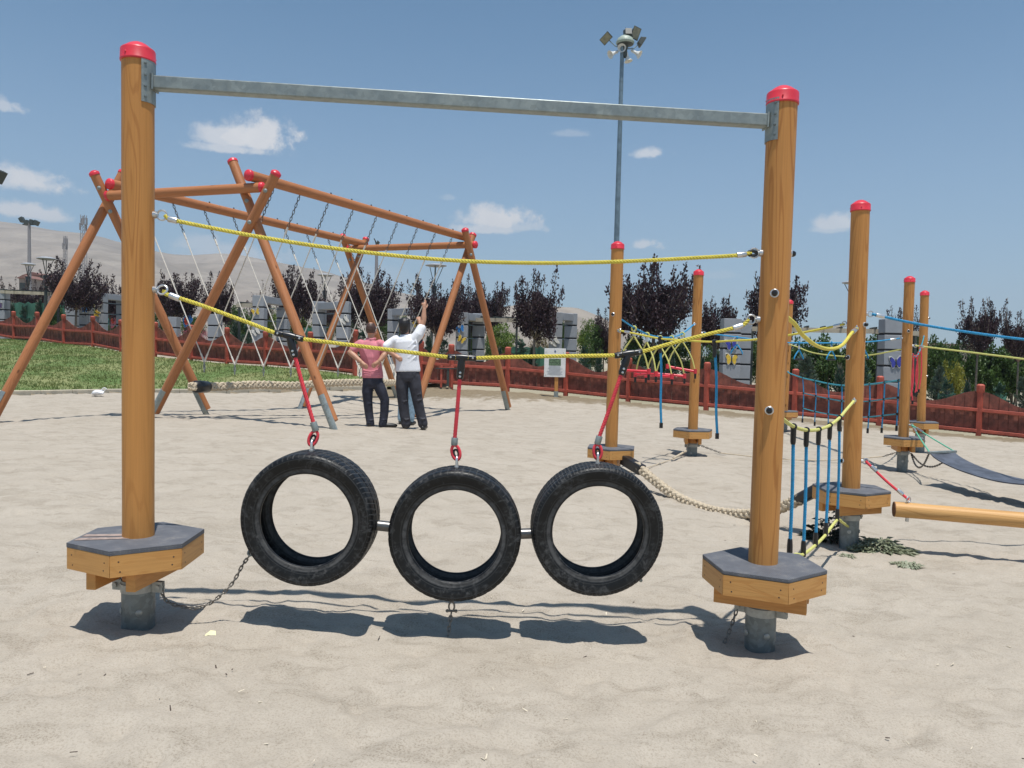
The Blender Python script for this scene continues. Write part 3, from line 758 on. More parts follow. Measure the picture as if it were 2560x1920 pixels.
    mb = MB(); mb.lathe(sb, up, [(PR + .0035, 0), (PR + .0035, (st - sb).length), (PR + .0005, (st - sb).length)], 40)
    sleeve = mb.build('ground_sleeve', 'galvanised_dark', root); p['sleeve_top'] = st
    for a in (ears - 55, ears - 140, ears + 60):
        d = Vector((math.cos(math.radians(a)), math.sin(math.radians(a)), 0)); c = st - up * .145 + d * (PR + .003)
        mb = MB(); mb.lathe(c, d, [(.0155, 0), (.0155, .003), (.012, .006), (0, .0065)], 16); mb.build('bolt', 'clamp_zinc', sleeve)
    mb = MB(); mb.lathe(st - up * .055, up, [(PR + .004, 0), (PR + .0075, 0), (PR + .0075, .04), (PR + .004, .04)], 40)
    p['ears'] = []
    for a in (ears, ears + 180):
        d = Vector((math.cos(math.radians(a)), math.sin(math.radians(a)), 0)); n = Vector((-d.y, d.x, 0))
        r = Matrix((d, n, Vector((0, 0, 1)))).transposed()
        for sg in (-1, 1): mb.box(st - up * .033 + d * (PR + .030) + n * sg * .010, (.052, .007, .050), r)
        c = st - up * .033 + d * (PR + .040); mb.cyl(c - n * .024, c + n * .024, .0115, seg=8); p['ears'].append(c)
    mb.build('clamp', 'clamp_zinc', sleeve)
    DENTS.append((base.x, base.y, .16, -.02)); DENTS.append((base.x + .1, base.y - .28, .2, .012))
    return p
DENTS = []

def build_posts():
    # the tyre frame: two posts and the steel crossbeam between them
    fr = thing('tyre_swing_frame', (P(346, 1562, 3.66) + P(1905, 1626, 3.82)) / 2, 'large near frame of two red-capped wooden posts joined by a steel crossbeam, tyres inside', 'play frame')
    A = make_post('A', fr, (345, 106), (346, 1348), 3.66, 33, 84, ears=-8, worn=True)
    B = make_post('R', fr, (1958, 215), (1907, 1414), 3.82, 35, -24, ears=-28)
    d = (B['axis'] - A['axis']); d.z = 0; d.normalize()
    PA = axis_at(A['axis'], A['top'], 207); PB = axis_at(B['axis'], B['top'], 305)
    a, b = PA + d * (PR + .002), PB - d * (PR + .002)
    mb = MB(); ax = (b - a).normalized(); r = ax.to_track_quat('X', 'Z').to_matrix()
    mb.box((a + b) / 2, ((b - a).length, .06, .06), r)
    beam = mb.build('crossbeam', 'galvanised', fr, Matrix.Translation((a + b) / 2) @ r.to_4x4(), bevel=.006)
    for (c, sg, p) in ((PA, 1, A), (PB, -1, B)):
        mb = MB(); n0 = math.atan2(d.y * sg, d.x * sg); up = p['up']
        rows = []
        for k in range(21):
            f = n0 + math.radians(-57 + 114 * k / 20); e = Vector((math.cos(f), math.sin(f), 0))
            rows.append([c + e * (PR + q) + up * h for q, h in ((.001, -.10), (.0055, -.10), (.0055, .10), (.001, .10))])
        for k in range(20):
            A0, A1 = rows[k], rows[k + 1]
            mb.add(A0 + A1, [(0, 4, 5, 1), (1, 5, 6, 2), (2, 6, 7, 3), (3, 7, 4, 0)])
        mb.add(rows[0], [(0, 1, 2, 3)]); mb.add(rows[-1], [(3, 2, 1, 0)])
        for s2 in (-1, 1):
            f = n0 + s2 * math.radians(44); e = Vector((math.cos(f), math.sin(f), 0))
            for h in (-.075, -.028, .022, .075): mb.lathe(c + e * (PR + .005) + up * h, e, [(.007, 0), (.006, .004), (0, .005)], 8, 1)
        mb.box(c + d * sg * (PR + .008), (.008, .07, .072), r)
        mb.build('mounting_plate', ['galvanised', 'galvanised_dark'], beam, smooth=30)
    # the single posts behind
    spec = [('B', (1544.5, 603), (1528, 1118), 8.82, 20, 70, 'wooden post with red cap standing directly behind the right tyre'),
            ('C', (1747, 673), (1732, 1073.6), 11.33, 8, 80, 'wooden post with red cap between the two dangling blue ropes, chain on its foot'),
            ('D', (2152, 500), (2127, 1222), 6.29, 28, 20, 'taller-looking wooden post with red cap right of the near frame, weeds around its steel foot'),
            ('E', (2274.5, 690), (2258.5, 1093), 11.27, 4, 75, 'wooden post with red cap where the cargo net ends and the grey belt bridge begins'),
            ('F', (2312, 726), (2302.5, 1054), 13.85, 12, 65, 'rear wooden post with red cap, bundle of red ropes on its left'),
            ('G', (1974.5, 749), (1961, 1027), 16.3, 15, 60, 'wooden post with red cap mostly hidden behind the near right post')]
    for key, t, dk, Y, hr, jr, lab in spec:
        make_post(key, lambda p: thing('wooden_post', p['base'], lab, 'post', 'single rope course posts'), t, dk, Y, hr, jr)
    for key, (x, y) in (('H', (5.95, 6.9)), ('I', (6.6, 8.0))):      # just outside the picture on the right: they hold the far rope ends
        z = G(x, y) + .40
        u0, v0 = proj((x, y - PR, z)); u1, v1 = proj((x, y, z + 2.33))
        make_post(key, lambda p: thing('wooden_post', p['base'], 'wooden post with red cap beyond the right edge holding the ' + ('log and blue rope' if key == 'H' else 'belt bridge'), 'post', 'single rope course posts'), (u1, v1), (u0, v0), y, 10, 50)

# ------------------------------------------------------------------ near ropes and tyres
def ferrule(parent, a, b, r=.0142, mat='bright_zinc'):
    mb = MB(); a, b = Vector(a), Vector(b); d = (b - a).normalized(); L = (b - a).length
    mb.lathe(a, d, [(r * .7, 0), (r * .93, 0), (r, L * .06), (r, L * .94), (r * .93, L), (r * .7, L)], 20); return mb.build('ferrule', mat, parent)
def t_joint(parent, c, l, r, stem_end, side):
    # black plastic T that grips the rope and the hanging rope
    mb = MB(); l, r, c, e = map(Vector, (l, r, c, stem_end)); d = (r - l).normalized(); L = (r - l).length
    mid = l.lerp(r, .5)
    mb.lathe(l, d, [(.010, 0), (.0138, .001), (.0148, .004), (.0148, L * .27), (.0135, L * .275)], 20)
    mb.lathe(r, -d, [(.010, 0), (.0138, .001), (.0148, .004), (.0148, L * .27), (.0135, L * .275)], 20)
    q = [l.lerp(r, .29), l.lerp(r, .5), l.lerp(r, .71)]
    mb.tube(q, [.0150, .0178, .0150], 20); 
    s = (e - mid).normalized()
    mb.tube([mid, mid + s * .05, mid + s * .07, mid.lerp(e, .62), e - s * .012, e], [.016, .0195, .0165, .0185, .0175, .0125], 18)
    fw = Vector((0, -1, 0))
    for f in (.7, .87):
        p = mid.lerp(e, f); mb.lathe(p + fw * .0165, fw, [(.0065, 0), (.0055, .003), (0, .004)], 10, 1)
    for p, rr in ((l.lerp(r, .12), .0138), (l.lerp(r, .88), .0138)):
        mb.lathe(p + fw * rr, fw, [(.0055, 0), (.0045, .003), (0, .0035)], 10, 1)
    return mb.build('rope_connector', ['black_plastic', 'bright_zinc'], parent)
TREADS = (dict(pitch=3, grooves=(.32, .62), slant=2.2, txt=True), dict(pitch=4, grooves=(.25, .5, .75), slant=0.4, txt=False), dict(pitch=2, grooves=(.2, .42, .6, .8), slant=0.0, txt=False))
def tyre_mesh(R, r, w, tr):
    # ring around local Y; profile from inner bead, sidewall, shoulder, tread and back
    hw = w / 2; prof = []
    prof += [(r + .012, -hw * .62), (r + .001, -hw * .70), (r, -hw * .78), (r + .004, -hw * .86), (r + .011, -hw * .885), (r + .016, -hw * .875), (r + .020, -hw * .90), (r + .0235, -hw * .915)]
    for t in (0.10, 0.2, 0.3, 0.4, 0.5, 0.6, 0.68):
        rr = r + .0235 + (R - r - .0235) * t; prof.append((rr, -hw * (.915 + .085 * math.sin(PI * min(1, t * 1.25) * .62))))
    prof += [(R - .0245, -hw * .992), (R - .0225, -hw * .985), (R - .0150, -hw * .955), (R - .0085, -hw * .89), (R - .005, -hw * .82)]
    k_sh = len(prof)
    NT = 22
    for i in range(NT + 1):
        t = i / NT; y = -hw * .76 + 2 * hw * .76 * t; rr = R - .0035 * (2 * t - 1) ** 2
        for g in tr['grooves']:
            if abs(t - g) < .024: rr -= .007
        prof.append((rr, y))
    prof += [(a, -b) for a, b in reversed(prof[:k_sh])]
    prof += [(R - .018, hw * .55), (R - .012, hw * .3), (R - .011, 0), (R - .012, -hw * .3), (R - .018, -hw * .55), (r + .03, -hw * .80)]
    seg = 288; vs = []; n = len(prof)
    for k in range(seg):
        a = 2 * PI * k / seg
        for i, (rr, y) in enumerate(prof):
            aa = a; sl = tr['slant'] * y / w * .12
            if k_sh - 4 <= i <= k_sh + NT + 4:
                ph = ((k / tr['pitch'] + sl * 12) % 2.0)
                edge = min(i - (k_sh - 4), k_sh + NT + 4 - i)
                if ph < .34 and (edge <= 9): rr -= .0013 if edge > 1 else .0006
            vs.append((rr * math.cos(aa), y, rr * math.sin(aa)))
    fs = []
    for k in range(seg):
        l = (k + 1) % seg
        for i in range(n):
            j = (i + 1) % n; fs.append((k * n + i, k * n + j, l * n + j, l * n + i))
    return vs, fs
def letter_meshes(txt, size):
    out = []
    for ch in txt:
        cu = bpy.data.curves.new('t', 'FONT'); cu.body = ch; cu.size = size; cu.extrude = .0008; cu.align_x = 'CENTER'; cu.align_y = 'CENTER'
        ob = bpy.data.objects.new('t', cu); COL.objects.link(ob)
        dg = bpy.context.evaluated_depsgraph_get(); me = bpy.data.meshes.new_from_object(ob.evaluated_get(dg))
        out.append(([v.co.copy() for v in me.vertices], [list(p.vertices) for p in me.polygons]))
        bpy.data.objects.remove(ob); bpy.data.meshes.remove(me); bpy.data.curves.remove(cu)
    return out

def build_tyres():
    A, Bp = POSTS['A'], POSTS['R']; ax, bx = A['axis'], Bp['axis']
    Q = lambda u, v, dy=0.0: PPL(u, v, ax + Vector((0, dy, 0)), bx + Vector((0, dy, 0)))
    d = (bx - ax); d.z = 0; d.normalize()
    fa, fb = A['pole'], Bp['pole']
    # upper rope
    ca = eye_bolt(fa, axis_at(A['axis'], A['top'], 536), d); cb = eye_bolt(fb, axis_at(Bp['axis'], Bp['top'], 634), -d)
    pts = [ca + d * .012] + [Q(u, v) for u, v in ((422, 547.5), (443, 552.5), (530, 570), (625, 588), (720, 604), (810, 617.5), (925, 632), (1041, 644), (1157, 652.5), (1273, 656.5), (1389, 657.5), (1505, 655.5), (1620, 651), (1740, 644.5), (1841, 638.5))] + [cb - d * .012]
    t = thing('guide_rope', (pts[0] + pts[-1]) / 2, 'upper yellow twisted rope slung across the near frame, nothing hanging from it', 'rope', 'yellow ropes across the tyre frame')
    mb = MB(); laid_rope(mb, pts, .0100); mb.build('rope', 'rope_yellow', t, smooth=0)
    ferrule(t, Q(421, 547.5), Q(443.5, 552.5)); ferrule(t, Q(1842, 638), Q(1865, 635.5))
    mb = MB(); mb.torus(Q(1881, 633.5), (0, -1, 0), .011, .008, 18, 8, sx=1.9, xdir=d); mb.build('thimble', 'black_plastic', t)
    # lower rope with the three T joints
    ca = eye_bolt(fa, axis_at(A['axis'], A['top'], 723), d, tilt=.35); cb = eye_bolt(fb, axis_at(Bp['axis'], Bp['top'], 800), -d, tilt=.2)
    low = [(412, 734), (436, 741), (500, 762), (560, 784), (620, 806), (690, 833), (724, 841.5), (757, 847.5), (850, 859), (950, 871.5), (1050, 884), (1121, 893), (1153, 895), (1190, 895), (1300, 892), (1420, 890), (1536, 888.4), (1570, 885), (1605, 879), (1680, 858), (1760, 838), (1833, 820.5), (1858, 812.5)]
    pts = [ca + d * .01] + [Q(u, v) for u, v in low] + [cb - d * .012]
    t = thing('support_rope', (pts[0] + pts[-1]) / 2, 'lower yellow twisted rope across the near frame with three black T joints carrying the tyres', 'rope', 'yellow ropes across the tyre frame')
    mb = MB(); laid_rope(mb, pts, .0100); mb.build('rope', 'rope_yellow', t, smooth=0)
    ferrule(t, Q(424, 737.5), Q(449, 747)); ferrule(t, Q(1832, 821), Q(1856, 813.5))
    tj = [((724, 841), (687, 831.5), (759, 848), (738, 894)), ((1153, 894.5), (1118.5, 892.5), (1191, 895.5), (1149.5, 948)), ((1571, 885), (1536, 889.5), (1606, 879), (1553, 938))]
    for c, l, r, e in tj: t_joint(t, Q(*c), Q(*l), Q(*r), Q(*e), 0)
    # tyres and their red hanging ropes
    R, r, w = .318, .2195, .205
    tyres = [((767, 1301), (738, 893), (783, 1055), (790, 1078), (794.5, 1098), 'left', 'left tyre of the hanging row of three, arrow-pattern tread, chained towards the near left post'),
             ((1135.5, 1341), (1149.5, 946), (1137, 1094), (1135.5, 1113), (1135, 1134), 'middle', 'middle tyre of the hanging row of three, chain hanging from it to the sand'),
             ((1494, 1329), (1553, 936), (1499, 1090), (1493, 1111), (1486.5, 1131), 'right', 'right tyre of the hanging row of three, nearest the right post')]
    cen = []
    for i, (cpx, e, f0, f1, lp, nm, lab) in enumerate(tyres):
        front = Q(cpx[0], cpx[1], -.085); c = front + Vector((0, .085, 0)); cen.append(c)
        t = thing('tyre', c, lab, 'tyre', 'tyres hanging in the near frame')
        vs, fs = tyre_mesh(R, r, w, TREADS[i]); rot = Matrix.Rotation((-.03, .015, .05)[i], 3, 'Z') @ Matrix.Rotation((.7, 2.1, 3.3)[i], 3, 'Y') @ Matrix.Rotation((.03, 0.0, -.02)[i], 3, 'X')
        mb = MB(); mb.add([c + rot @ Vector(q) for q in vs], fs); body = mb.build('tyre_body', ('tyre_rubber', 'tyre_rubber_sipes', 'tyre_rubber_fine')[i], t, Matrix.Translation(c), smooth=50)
        if TREADS[i]['txt']:
            mb = MB(); ms = letter_meshes('MICHELIN', .032); rr = R - .048
            for k, (lv, lf) in enumerate(ms):
                a = math.radians(24 - 7.2 * k); bpos = c + Vector((rr * math.cos(a), -w / 2 * .999, rr * math.sin(a)))
                xdir = Vector((math.sin(a), 0, -math.cos(a))); ydir = Vector((math.cos(a), 0, math.sin(a)))
                mb.add([bpos + xdir * q.x + ydir * q.y - Vector((0, 1, 0)) * (q.z + .0006) for q in lv], lf)
            mb.build('raised_lettering', 'tyre_letter', body, smooth=0)
        # shackle on the crown
        top = c + Vector((0, 0, R - .004)); ring = Q(*lp)
        mb = MB(); hp = []
        for k in range(13):
            a = PI * k / 12; hp.append(top + Vector((0, .016 * math.cos(a), .034 + .020 * math.sin(a))))
        hp = [top + Vector((0, .016, -.01))] + hp + [top + Vector((0, -.016, -.01))]
        mb.tube(hp, .0062, 10)
        for s in (-1, 1): mb.lathe(top + Vector((0, s * .016, -.002)), (0, 0, 1), [(.014, 0), (.014, .004), (.010, .005), (.010, .012), (0, .013)], 8)
        mb.build('shackle', 'bright_zinc', t)
        lab2 = {'left': 'red twisted rope slanting down from the left T joint to the left tyre', 'middle': 'red twisted rope hanging upright from the middle T joint to the middle tyre', 'right': 'red twisted rope slanting from the right T joint to the right tyre'}[nm]
        E, F0, F1 = Q(*e), Q(*f0), Q(*f1); LP = Vector((c.x, c.y, top.z + .052))
        h = thing('hanging_rope', E, lab2, 'rope', 'red ropes holding the tyres')
        mb = MB(); laid_rope(mb, [E, E.lerp(F0, .33) + Vector((0, 0, -.004)), E.lerp(F0, .66) + Vector((0, 0, -.004)), F0, F1], .0102, pitch=.06)
        dn = (LP - F1).normalized(); sd = dn.cross(Vector((0, 1, 0))).normalized()
        cc = F1 + dn * .036; loop = [cc + (sd * math.sin(a) * (.019 if abs(a) > .1 else .019) - dn * math.cos(a) * .036) for a in [2 * PI * k / 22 for k in range(22)]]
        laid = [q for q in loop]
        mb.tube(laid, .0076, 10, 0, True)
        mb.build('rope', 'rope_red', h, smooth=60)
        mb = MB(); mb.torus(cc + dn * .004, (0, 1, 0), .011, .0055, 18, 8, sx=1.6, xdir=dn); mb.build('thimble', 'black_plastic', h)
        ferrule(h, F0, F1, .0160, 'galvanised')
    # pipes between the tyres
    for i, lab in ((0, 'short steel pipe joining the left and middle tyres'), (1, 'short steel pipe joining the middle and right tyres')):
        a, b = cen[i], cen[i + 1]; u = (b - a).normalized()
        pa, pb = Q((958, 1315)[0] if i == 0 else 1315, 1315 if i == 0 else 1334), None
        m = Vector((pa.x, (a.y + b.y) / 2, pa.z)); L = (b - a).length - 2 * R + .05
        ends = [m - u * L / 2, m + u * L / 2]
        mb = MB(); mb.tube([ends[0], ends[1]], .0255, 20); tag(mb.build('connecting_pipe', 'pipe_steel', None, Matrix.Translation(m)), lab, 'pipe', 'pipes between the tyres')
    # chains
    ear = A['ears'][0]
    Y0 = ear.y
    pt = [(412, 1497), (426, 1508), (447, 1515), (485, 1521), (520, 1511), (551, 1489), (577, 1463), (595, 1435), (607, 1412)]
    c0 = cen[0]; att = c0 + Vector((-math.cos(.56), -.02, -math.sin(.56))) * (R + .012) 
    pts = [ear] + [P(u, v, Y0 + (c0.y - Y0) * (k + 1) / 10) for k, (u, v) in enumerate(pt)] + [att]
    t = thing('anchor_chain', pts[3], 'slack steel chain from the foot of the near left post up to the left tyre', 'chain', 'chains of the tyre row')
    mb = MB(); chain(mb, pts, .021, .0033); mb.build('links', 'worn_chain', t)
    mb = MB(); n = (att - c0).normalized(); mb.torus(att, (0.3, -1, .2), .014, .0055, 16, 8, sx=1.5, xdir=n); mb.cyl(att - Vector((.02, 0, 0)), att + Vector((.02, 0, 0)), .005, seg=8); mb.build('shackle', 'galvanised', t)
    bot = cen[1] + Vector((-.012, 0, -R)); g = Vector((bot.x - .02, bot.y - .05, 0)); g.z = G(g.x, g.y) - .06
    t = thing('anchor_chain', bot, 'steel chain hanging straight down from the middle tyre into the sand', 'chain', 'chains of the tyre row')
    mb = MB(); mb.cyl(bot + Vector((0, 0, .012)), bot - Vector((0, 0, .022)), .0095, seg=12); mb.torus(bot - Vector((0, 0, .046)), (0, 1, 0), .0135, .0045, 18, 8, sx=1.7, xdir=(0, 0, 1))
    q = bot - Vector((0, 0, .068)); mb.cyl(q - Vector((.022, 0, 0)), q + Vector((.022, 0, 0)), .0055, seg=10)
    for s in (-1, 1): mb.sphere(q + Vector((s * .021, 0, 0)), .0085, 10)
    mb.build('shackle', 'worn_chain', t); mb = MB(); chain(mb, [q, q.lerp(g, .5), g], .023, .0036); mb.build('links', 'worn_chain', t)
    ear = Bp['ears'][1]; gp = PZ(1806, 1618, G(1.0, 3.7) - .01); pts = [ear, ear.lerp(gp, .5) + Vector((0, 0, -.012)), gp, gp + Vector((-.02, -.01, -.05))]
    t = thing('anchor_chain', ear, 'short steel chain hanging from the foot of the near right post to the sand', 'chain', 'chains of the tyre row')
    mb = MB(); chain(mb, pts, .023, .0036); mb.build('links', 'worn_chain', t)
    cR = cen[2]; n = Vector((math.cos(.85), 0, -math.sin(.85))); mb = MB(); q = cR + n * (R - .01) + Vector((0, .03, 0)); mb.tube([q, q + n * .045], [.0075, .009], 10, round_caps=True)
    tag(mb.build('anchor_bolt', 'galvanised', None, Matrix.Translation(q)), 'short steel bolt poking out low on the right side of the right tyre', 'bolt')
    # black-capped bolts through the right-hand post
    for v, dr in ((633, Vector((1, .12, 0))), (736, Vector((-.32, -1, 0))), (1024, Vector((-.34, -1, 0)))):
        bolt_knob(fb, axis_at(Bp['axis'], Bp['top'], v), dr)
# ------------------------------------------------------------------ big swing frame at the left
SW, LEGS = {}, {}
def braid(mb, pts, R, pitch=.42, r=None, m=0, step=.012, seg=7):
    q = crom(pts, step); r = r or R * .40
    ds = [0]
    for i in range(1, len(q)): ds.append(ds[-1] + (q[i] - q[i - 1]).length)
    n = len(q); T = [(q[min(i + 1, n - 1)] - q[max(i - 1, 0)]).normalized() for i in range(n)]
    x = Vector((0, 0, 1)); X, Yv = [], []
    for i in range(n):
        x = (x - T[i] * x.dot(T[i])).normalized(); X.append(x.copy()); Yv.append(T[i].cross(x))
    for hand in (1, -1):
        for j in range(4):
            path = []
            for i in range(n):
                kz = 2 * PI * ds[i] / pitch
                a = 2 * PI * j / 4 + hand * kz + (.39 if hand > 0 else 0)
                rad = R - r * .95 + hand * r * .52 * math.cos(4 * kz)
                path.append(q[i] + X[i] * math.cos(a) * rad + Yv[i] * math.sin(a) * rad)
            mb.tube(path, r, seg, m)
    mb.tube(q[::3] if len(q) > 6 else q, R * .55, 8, m)

def build_swing():
    def leg(root, name, top_px, base_px, Yb, f, Yc, shoe=.62):
        Yt = Yb + (Yc - Yb) / f
        b, t = P(base_px[0], base_px[1], Yb), P(top_px[0], top_px[1], Yt)
        t_ax = (t - b).normalized(); foot = b - t_ax * .12
        wood0 = b + t_ax * .10
        mb = MB(); mb.cyl(wood0, t - t_ax * .05, .080, .078, seg=28)
        o = mb.build('leg', 'pine_swing', root, frame_z(wood0, t))
        mb = MB(); mb.lathe(t, t_ax, [(.07, -.085), (.086, -.085), (.086, -.045), (.078, -.034), (.045, -.010), (.018, -.001), (0, 0)], 28); mb.build('cap', 'cap_red', o)
        # galvanised half-shell shoe clasping the foot of the leg
        mb = MB(); L = shoe + .06
        mb.lathe(foot, t_ax, [(.081, 0), (.0875, 0), (.0875, L), (.081, L)], 20, 0, .62 * PI, 1.62 * PI, True)
        for h in (.30, .52):
            for an in (.85 * PI, 1.35 * PI):
                xx = (Vector((1, 0, 0)) - t_ax * t_ax.x).normalized(); yy = t_ax.cross(xx); dd = xx * math.cos(an) + yy * math.sin(an)
                c = foot + t_ax * h + dd * .086; mb.cyl(c, c + dd * .014, .012, seg=8)
        mb.build('foot_shoe', 'galvanised', o)
        SW[name] = (b, t); LEGS[name] = o; return o
    cen = P(640, 1040, 16)
    root = thing('swing_frame', Vector((cen.x, cen.y, G(cen.x, cen.y))), 'big brown log swing frame on crossed legs with red caps, left half of the sandpit', 'swing')
    SW['root'] = root
    leg(root, 'NRa', (578.6, 396), (839, 1068), 12.3, .813, 13.12)
    leg(root, 'NRb', (694, 426), (382, 1041), 13.7, .83, 12.95)
    leg(root, 'NLa', (231.5, 426), (522, 1036), 14.4, .86, 13.55)
    leg(root, 'NLb', (312, 425), (-25, 1060), 12.6, .86, 13.72)
    leg(root, 'FRa', (1161, 569), (1273, 1027), 19.2, .86, 18.12)
    leg(root, 'FRb', (1184, 582), (1031, 1051), 16.8, .86, 18.3)
    leg(root, 'FLa', (853.7, 584), (996, 997), 21.0, .86, 19.9)
    leg(root, 'FLb', (917, 593), (752, 1025), 18.5, .86, 19.7)
    def beam(name, a, b, r, ext=0.0):
        ax = (b - a).normalized(); mb = MB(); mb.cyl(a + ax * .04, b - ax * .04, r, seg=28)
        o = mb.build(name, 'pine_swing', root, frame_z(a, b))
        for e, s in ((a, -1), (b, 1)):
            mb = MB(); mb.lathe(e, ax * s, [(r * .9, -.09), (r + .006, -.09), (r + .006, -.045), (r - .002, -.033), (.045, -.010), (.018, -.001), (0, 0)], 28); mb.build('cap', 'cap_red', o)
        return o
    R0, R1 = P(614, 436, 12.85), P(1172, 596, 18.5)
    L0, L1 = P(266, 458, 13.4), P(916, 611.5, 19.95)
    bR = beam('top_beam', R0, R1, .088); bL = beam('top_beam', L0, L1, .088)
    beam('cross_pole', P(262, 490, 13.45), P(664, 468, 12.95), .080); beam('cross_pole', P(868, 622, 19.75), P(1194, 611.5, 18.1), .080)
    # bolts standing on the beams and joints
    for k in range(8):
        for A_, B_, f in ((R0, R1, .3), (L0, L1, .22)):
            c = A_.lerp(B_, f + .6 * k / 7) + Vector((0, 0, .086)); mb = MB(); mb.cyl(c, c + Vector((0, 0, .028)), .016, .012, 10); mb.build('bolt', 'black_plastic', bR if A_ is R0 else bL)
    for a, f in (('NRa', .83), ('NRb', .80), ('NRb', .92), ('NLa', .84), ('NLa', .93), ('FRa', .86), ('FRb', .84), ('FLa', .85), ('FLb', .88)):
        b, t = SW[a]; c = b.lerp(t, f); mb = MB(); mb.lathe(c + Vector((0, -.074, 0)), (0, -1, 0), [(.034, 0), (.034, .012), (.018, .02), (.018, .034), (0, .04)], 12); mb.build('bolt', 'galvanised', LEGS[a])
    # nine V hangers carrying the plaited rope
    Rt = [(686, 478), (751, 496), (821.9, 514.8), (884, 532), (942.5, 548), (994.9, 562.5), (1044.7, 574.7), (1089.5, 587), (1131.5, 598.7)]
    Lt = [(345, 493), (431, 511), (510, 530), (582, 548), (650, 563), (710.5, 577), (766, 590), (819, 601.6), (871, 618)]
    Bt = [(510.7, 905), (587, 912), (659, 917), (727, 920), (791, 923), (845, 921), (899, 925), (949, 926), (985, 926)]
    def on(A, B, u):
        lo, hi = 0, 1
        for _ in range(40):
            m = (lo + hi) / 2
            if proj(A.lerp(B, m))[0] < u: lo = m
            else: hi = m
        return A.lerp(B, lo)
    word = ['leftmost', 'second', 'third', 'fourth', 'middle', 'sixth', 'seventh', 'eighth', 'rightmost']
    knots = []
    for i in range(9):
        a = on(L0, L1, Lt[i][0]) - Vector((0, 0, .085)); b = on(R0, R1, Rt[i][0]) - Vector((0, 0, .085))
        Yb = (a.y + b.y) / 2; k = P(Bt[i][0], Bt[i][1], Yb); knots.append(k)
        lab = f'{word[i]} white rope V hanging from both beams of the swing frame' if i in (0, 4, 8) else f'{word[i]} white rope V from the left on the swing frame'
        t = thing('rope_hanger', k, lab, 'rope', 'white V ropes of the swing frame')
        for e in (a, b):
            m = e.lerp(k, .185)
            mb = MB(); chain(mb, [e + Vector((0, 0, .02)), m], .062, .0065, seg=8, sub=5); mb.build('chain', 'pipe_steel', t)
            mb = MB(); mb.cyl(m, k, .0105, seg=8); mb.cyl(m, m.lerp(k, .05), .017, seg=8); mb.cyl(k, k.lerp(m, .06), .016, seg=8); mb.build('rope', 'rope_white', t)
        mb = MB(); chain(mb, [k, k - Vector((0, 0, .17))], .055, .009, seg=8, sub=5); mb.build('chain', 'galvanised', t)
    ctr = [(477, 966), (510, 967), (560, 966), (610, 963), (658, 962), (727, 964), (791, 959.5), (846, 957), (899, 956), (949, 957), (985, 957)]
    Ys = [knots[0].y - .35, knots[0].y] + [np.interp(u, [proj(k)[0] for k in knots], [k.y for k in knots]) for u, v in ctr[2:]]
    pts = [P(u, v, Y) for (u, v), Y in zip(ctr, Ys)]
    t = thing('plaited_rope', pts[5], 'thick beige plaited rope hung lengthwise as a swing, black wrapping on its left end', 'rope swing')
    mb = MB(); braid(mb, pts, .074, .50, .034, step=.03); mb.build('plait', 'rope_hemp', t, smooth=0)
    d = (pts[1] - pts[0]).normalized(); mb = MB()
    mb.tube([pts[0] + d * .08, pts[0] + d * .12, pts[0] + d * .26, pts[0] + d * .45, pts[0] + d * .47], [.07, .105, .108, .10, .082], 16); mb.build('black_wrap', 'black_plastic', t)

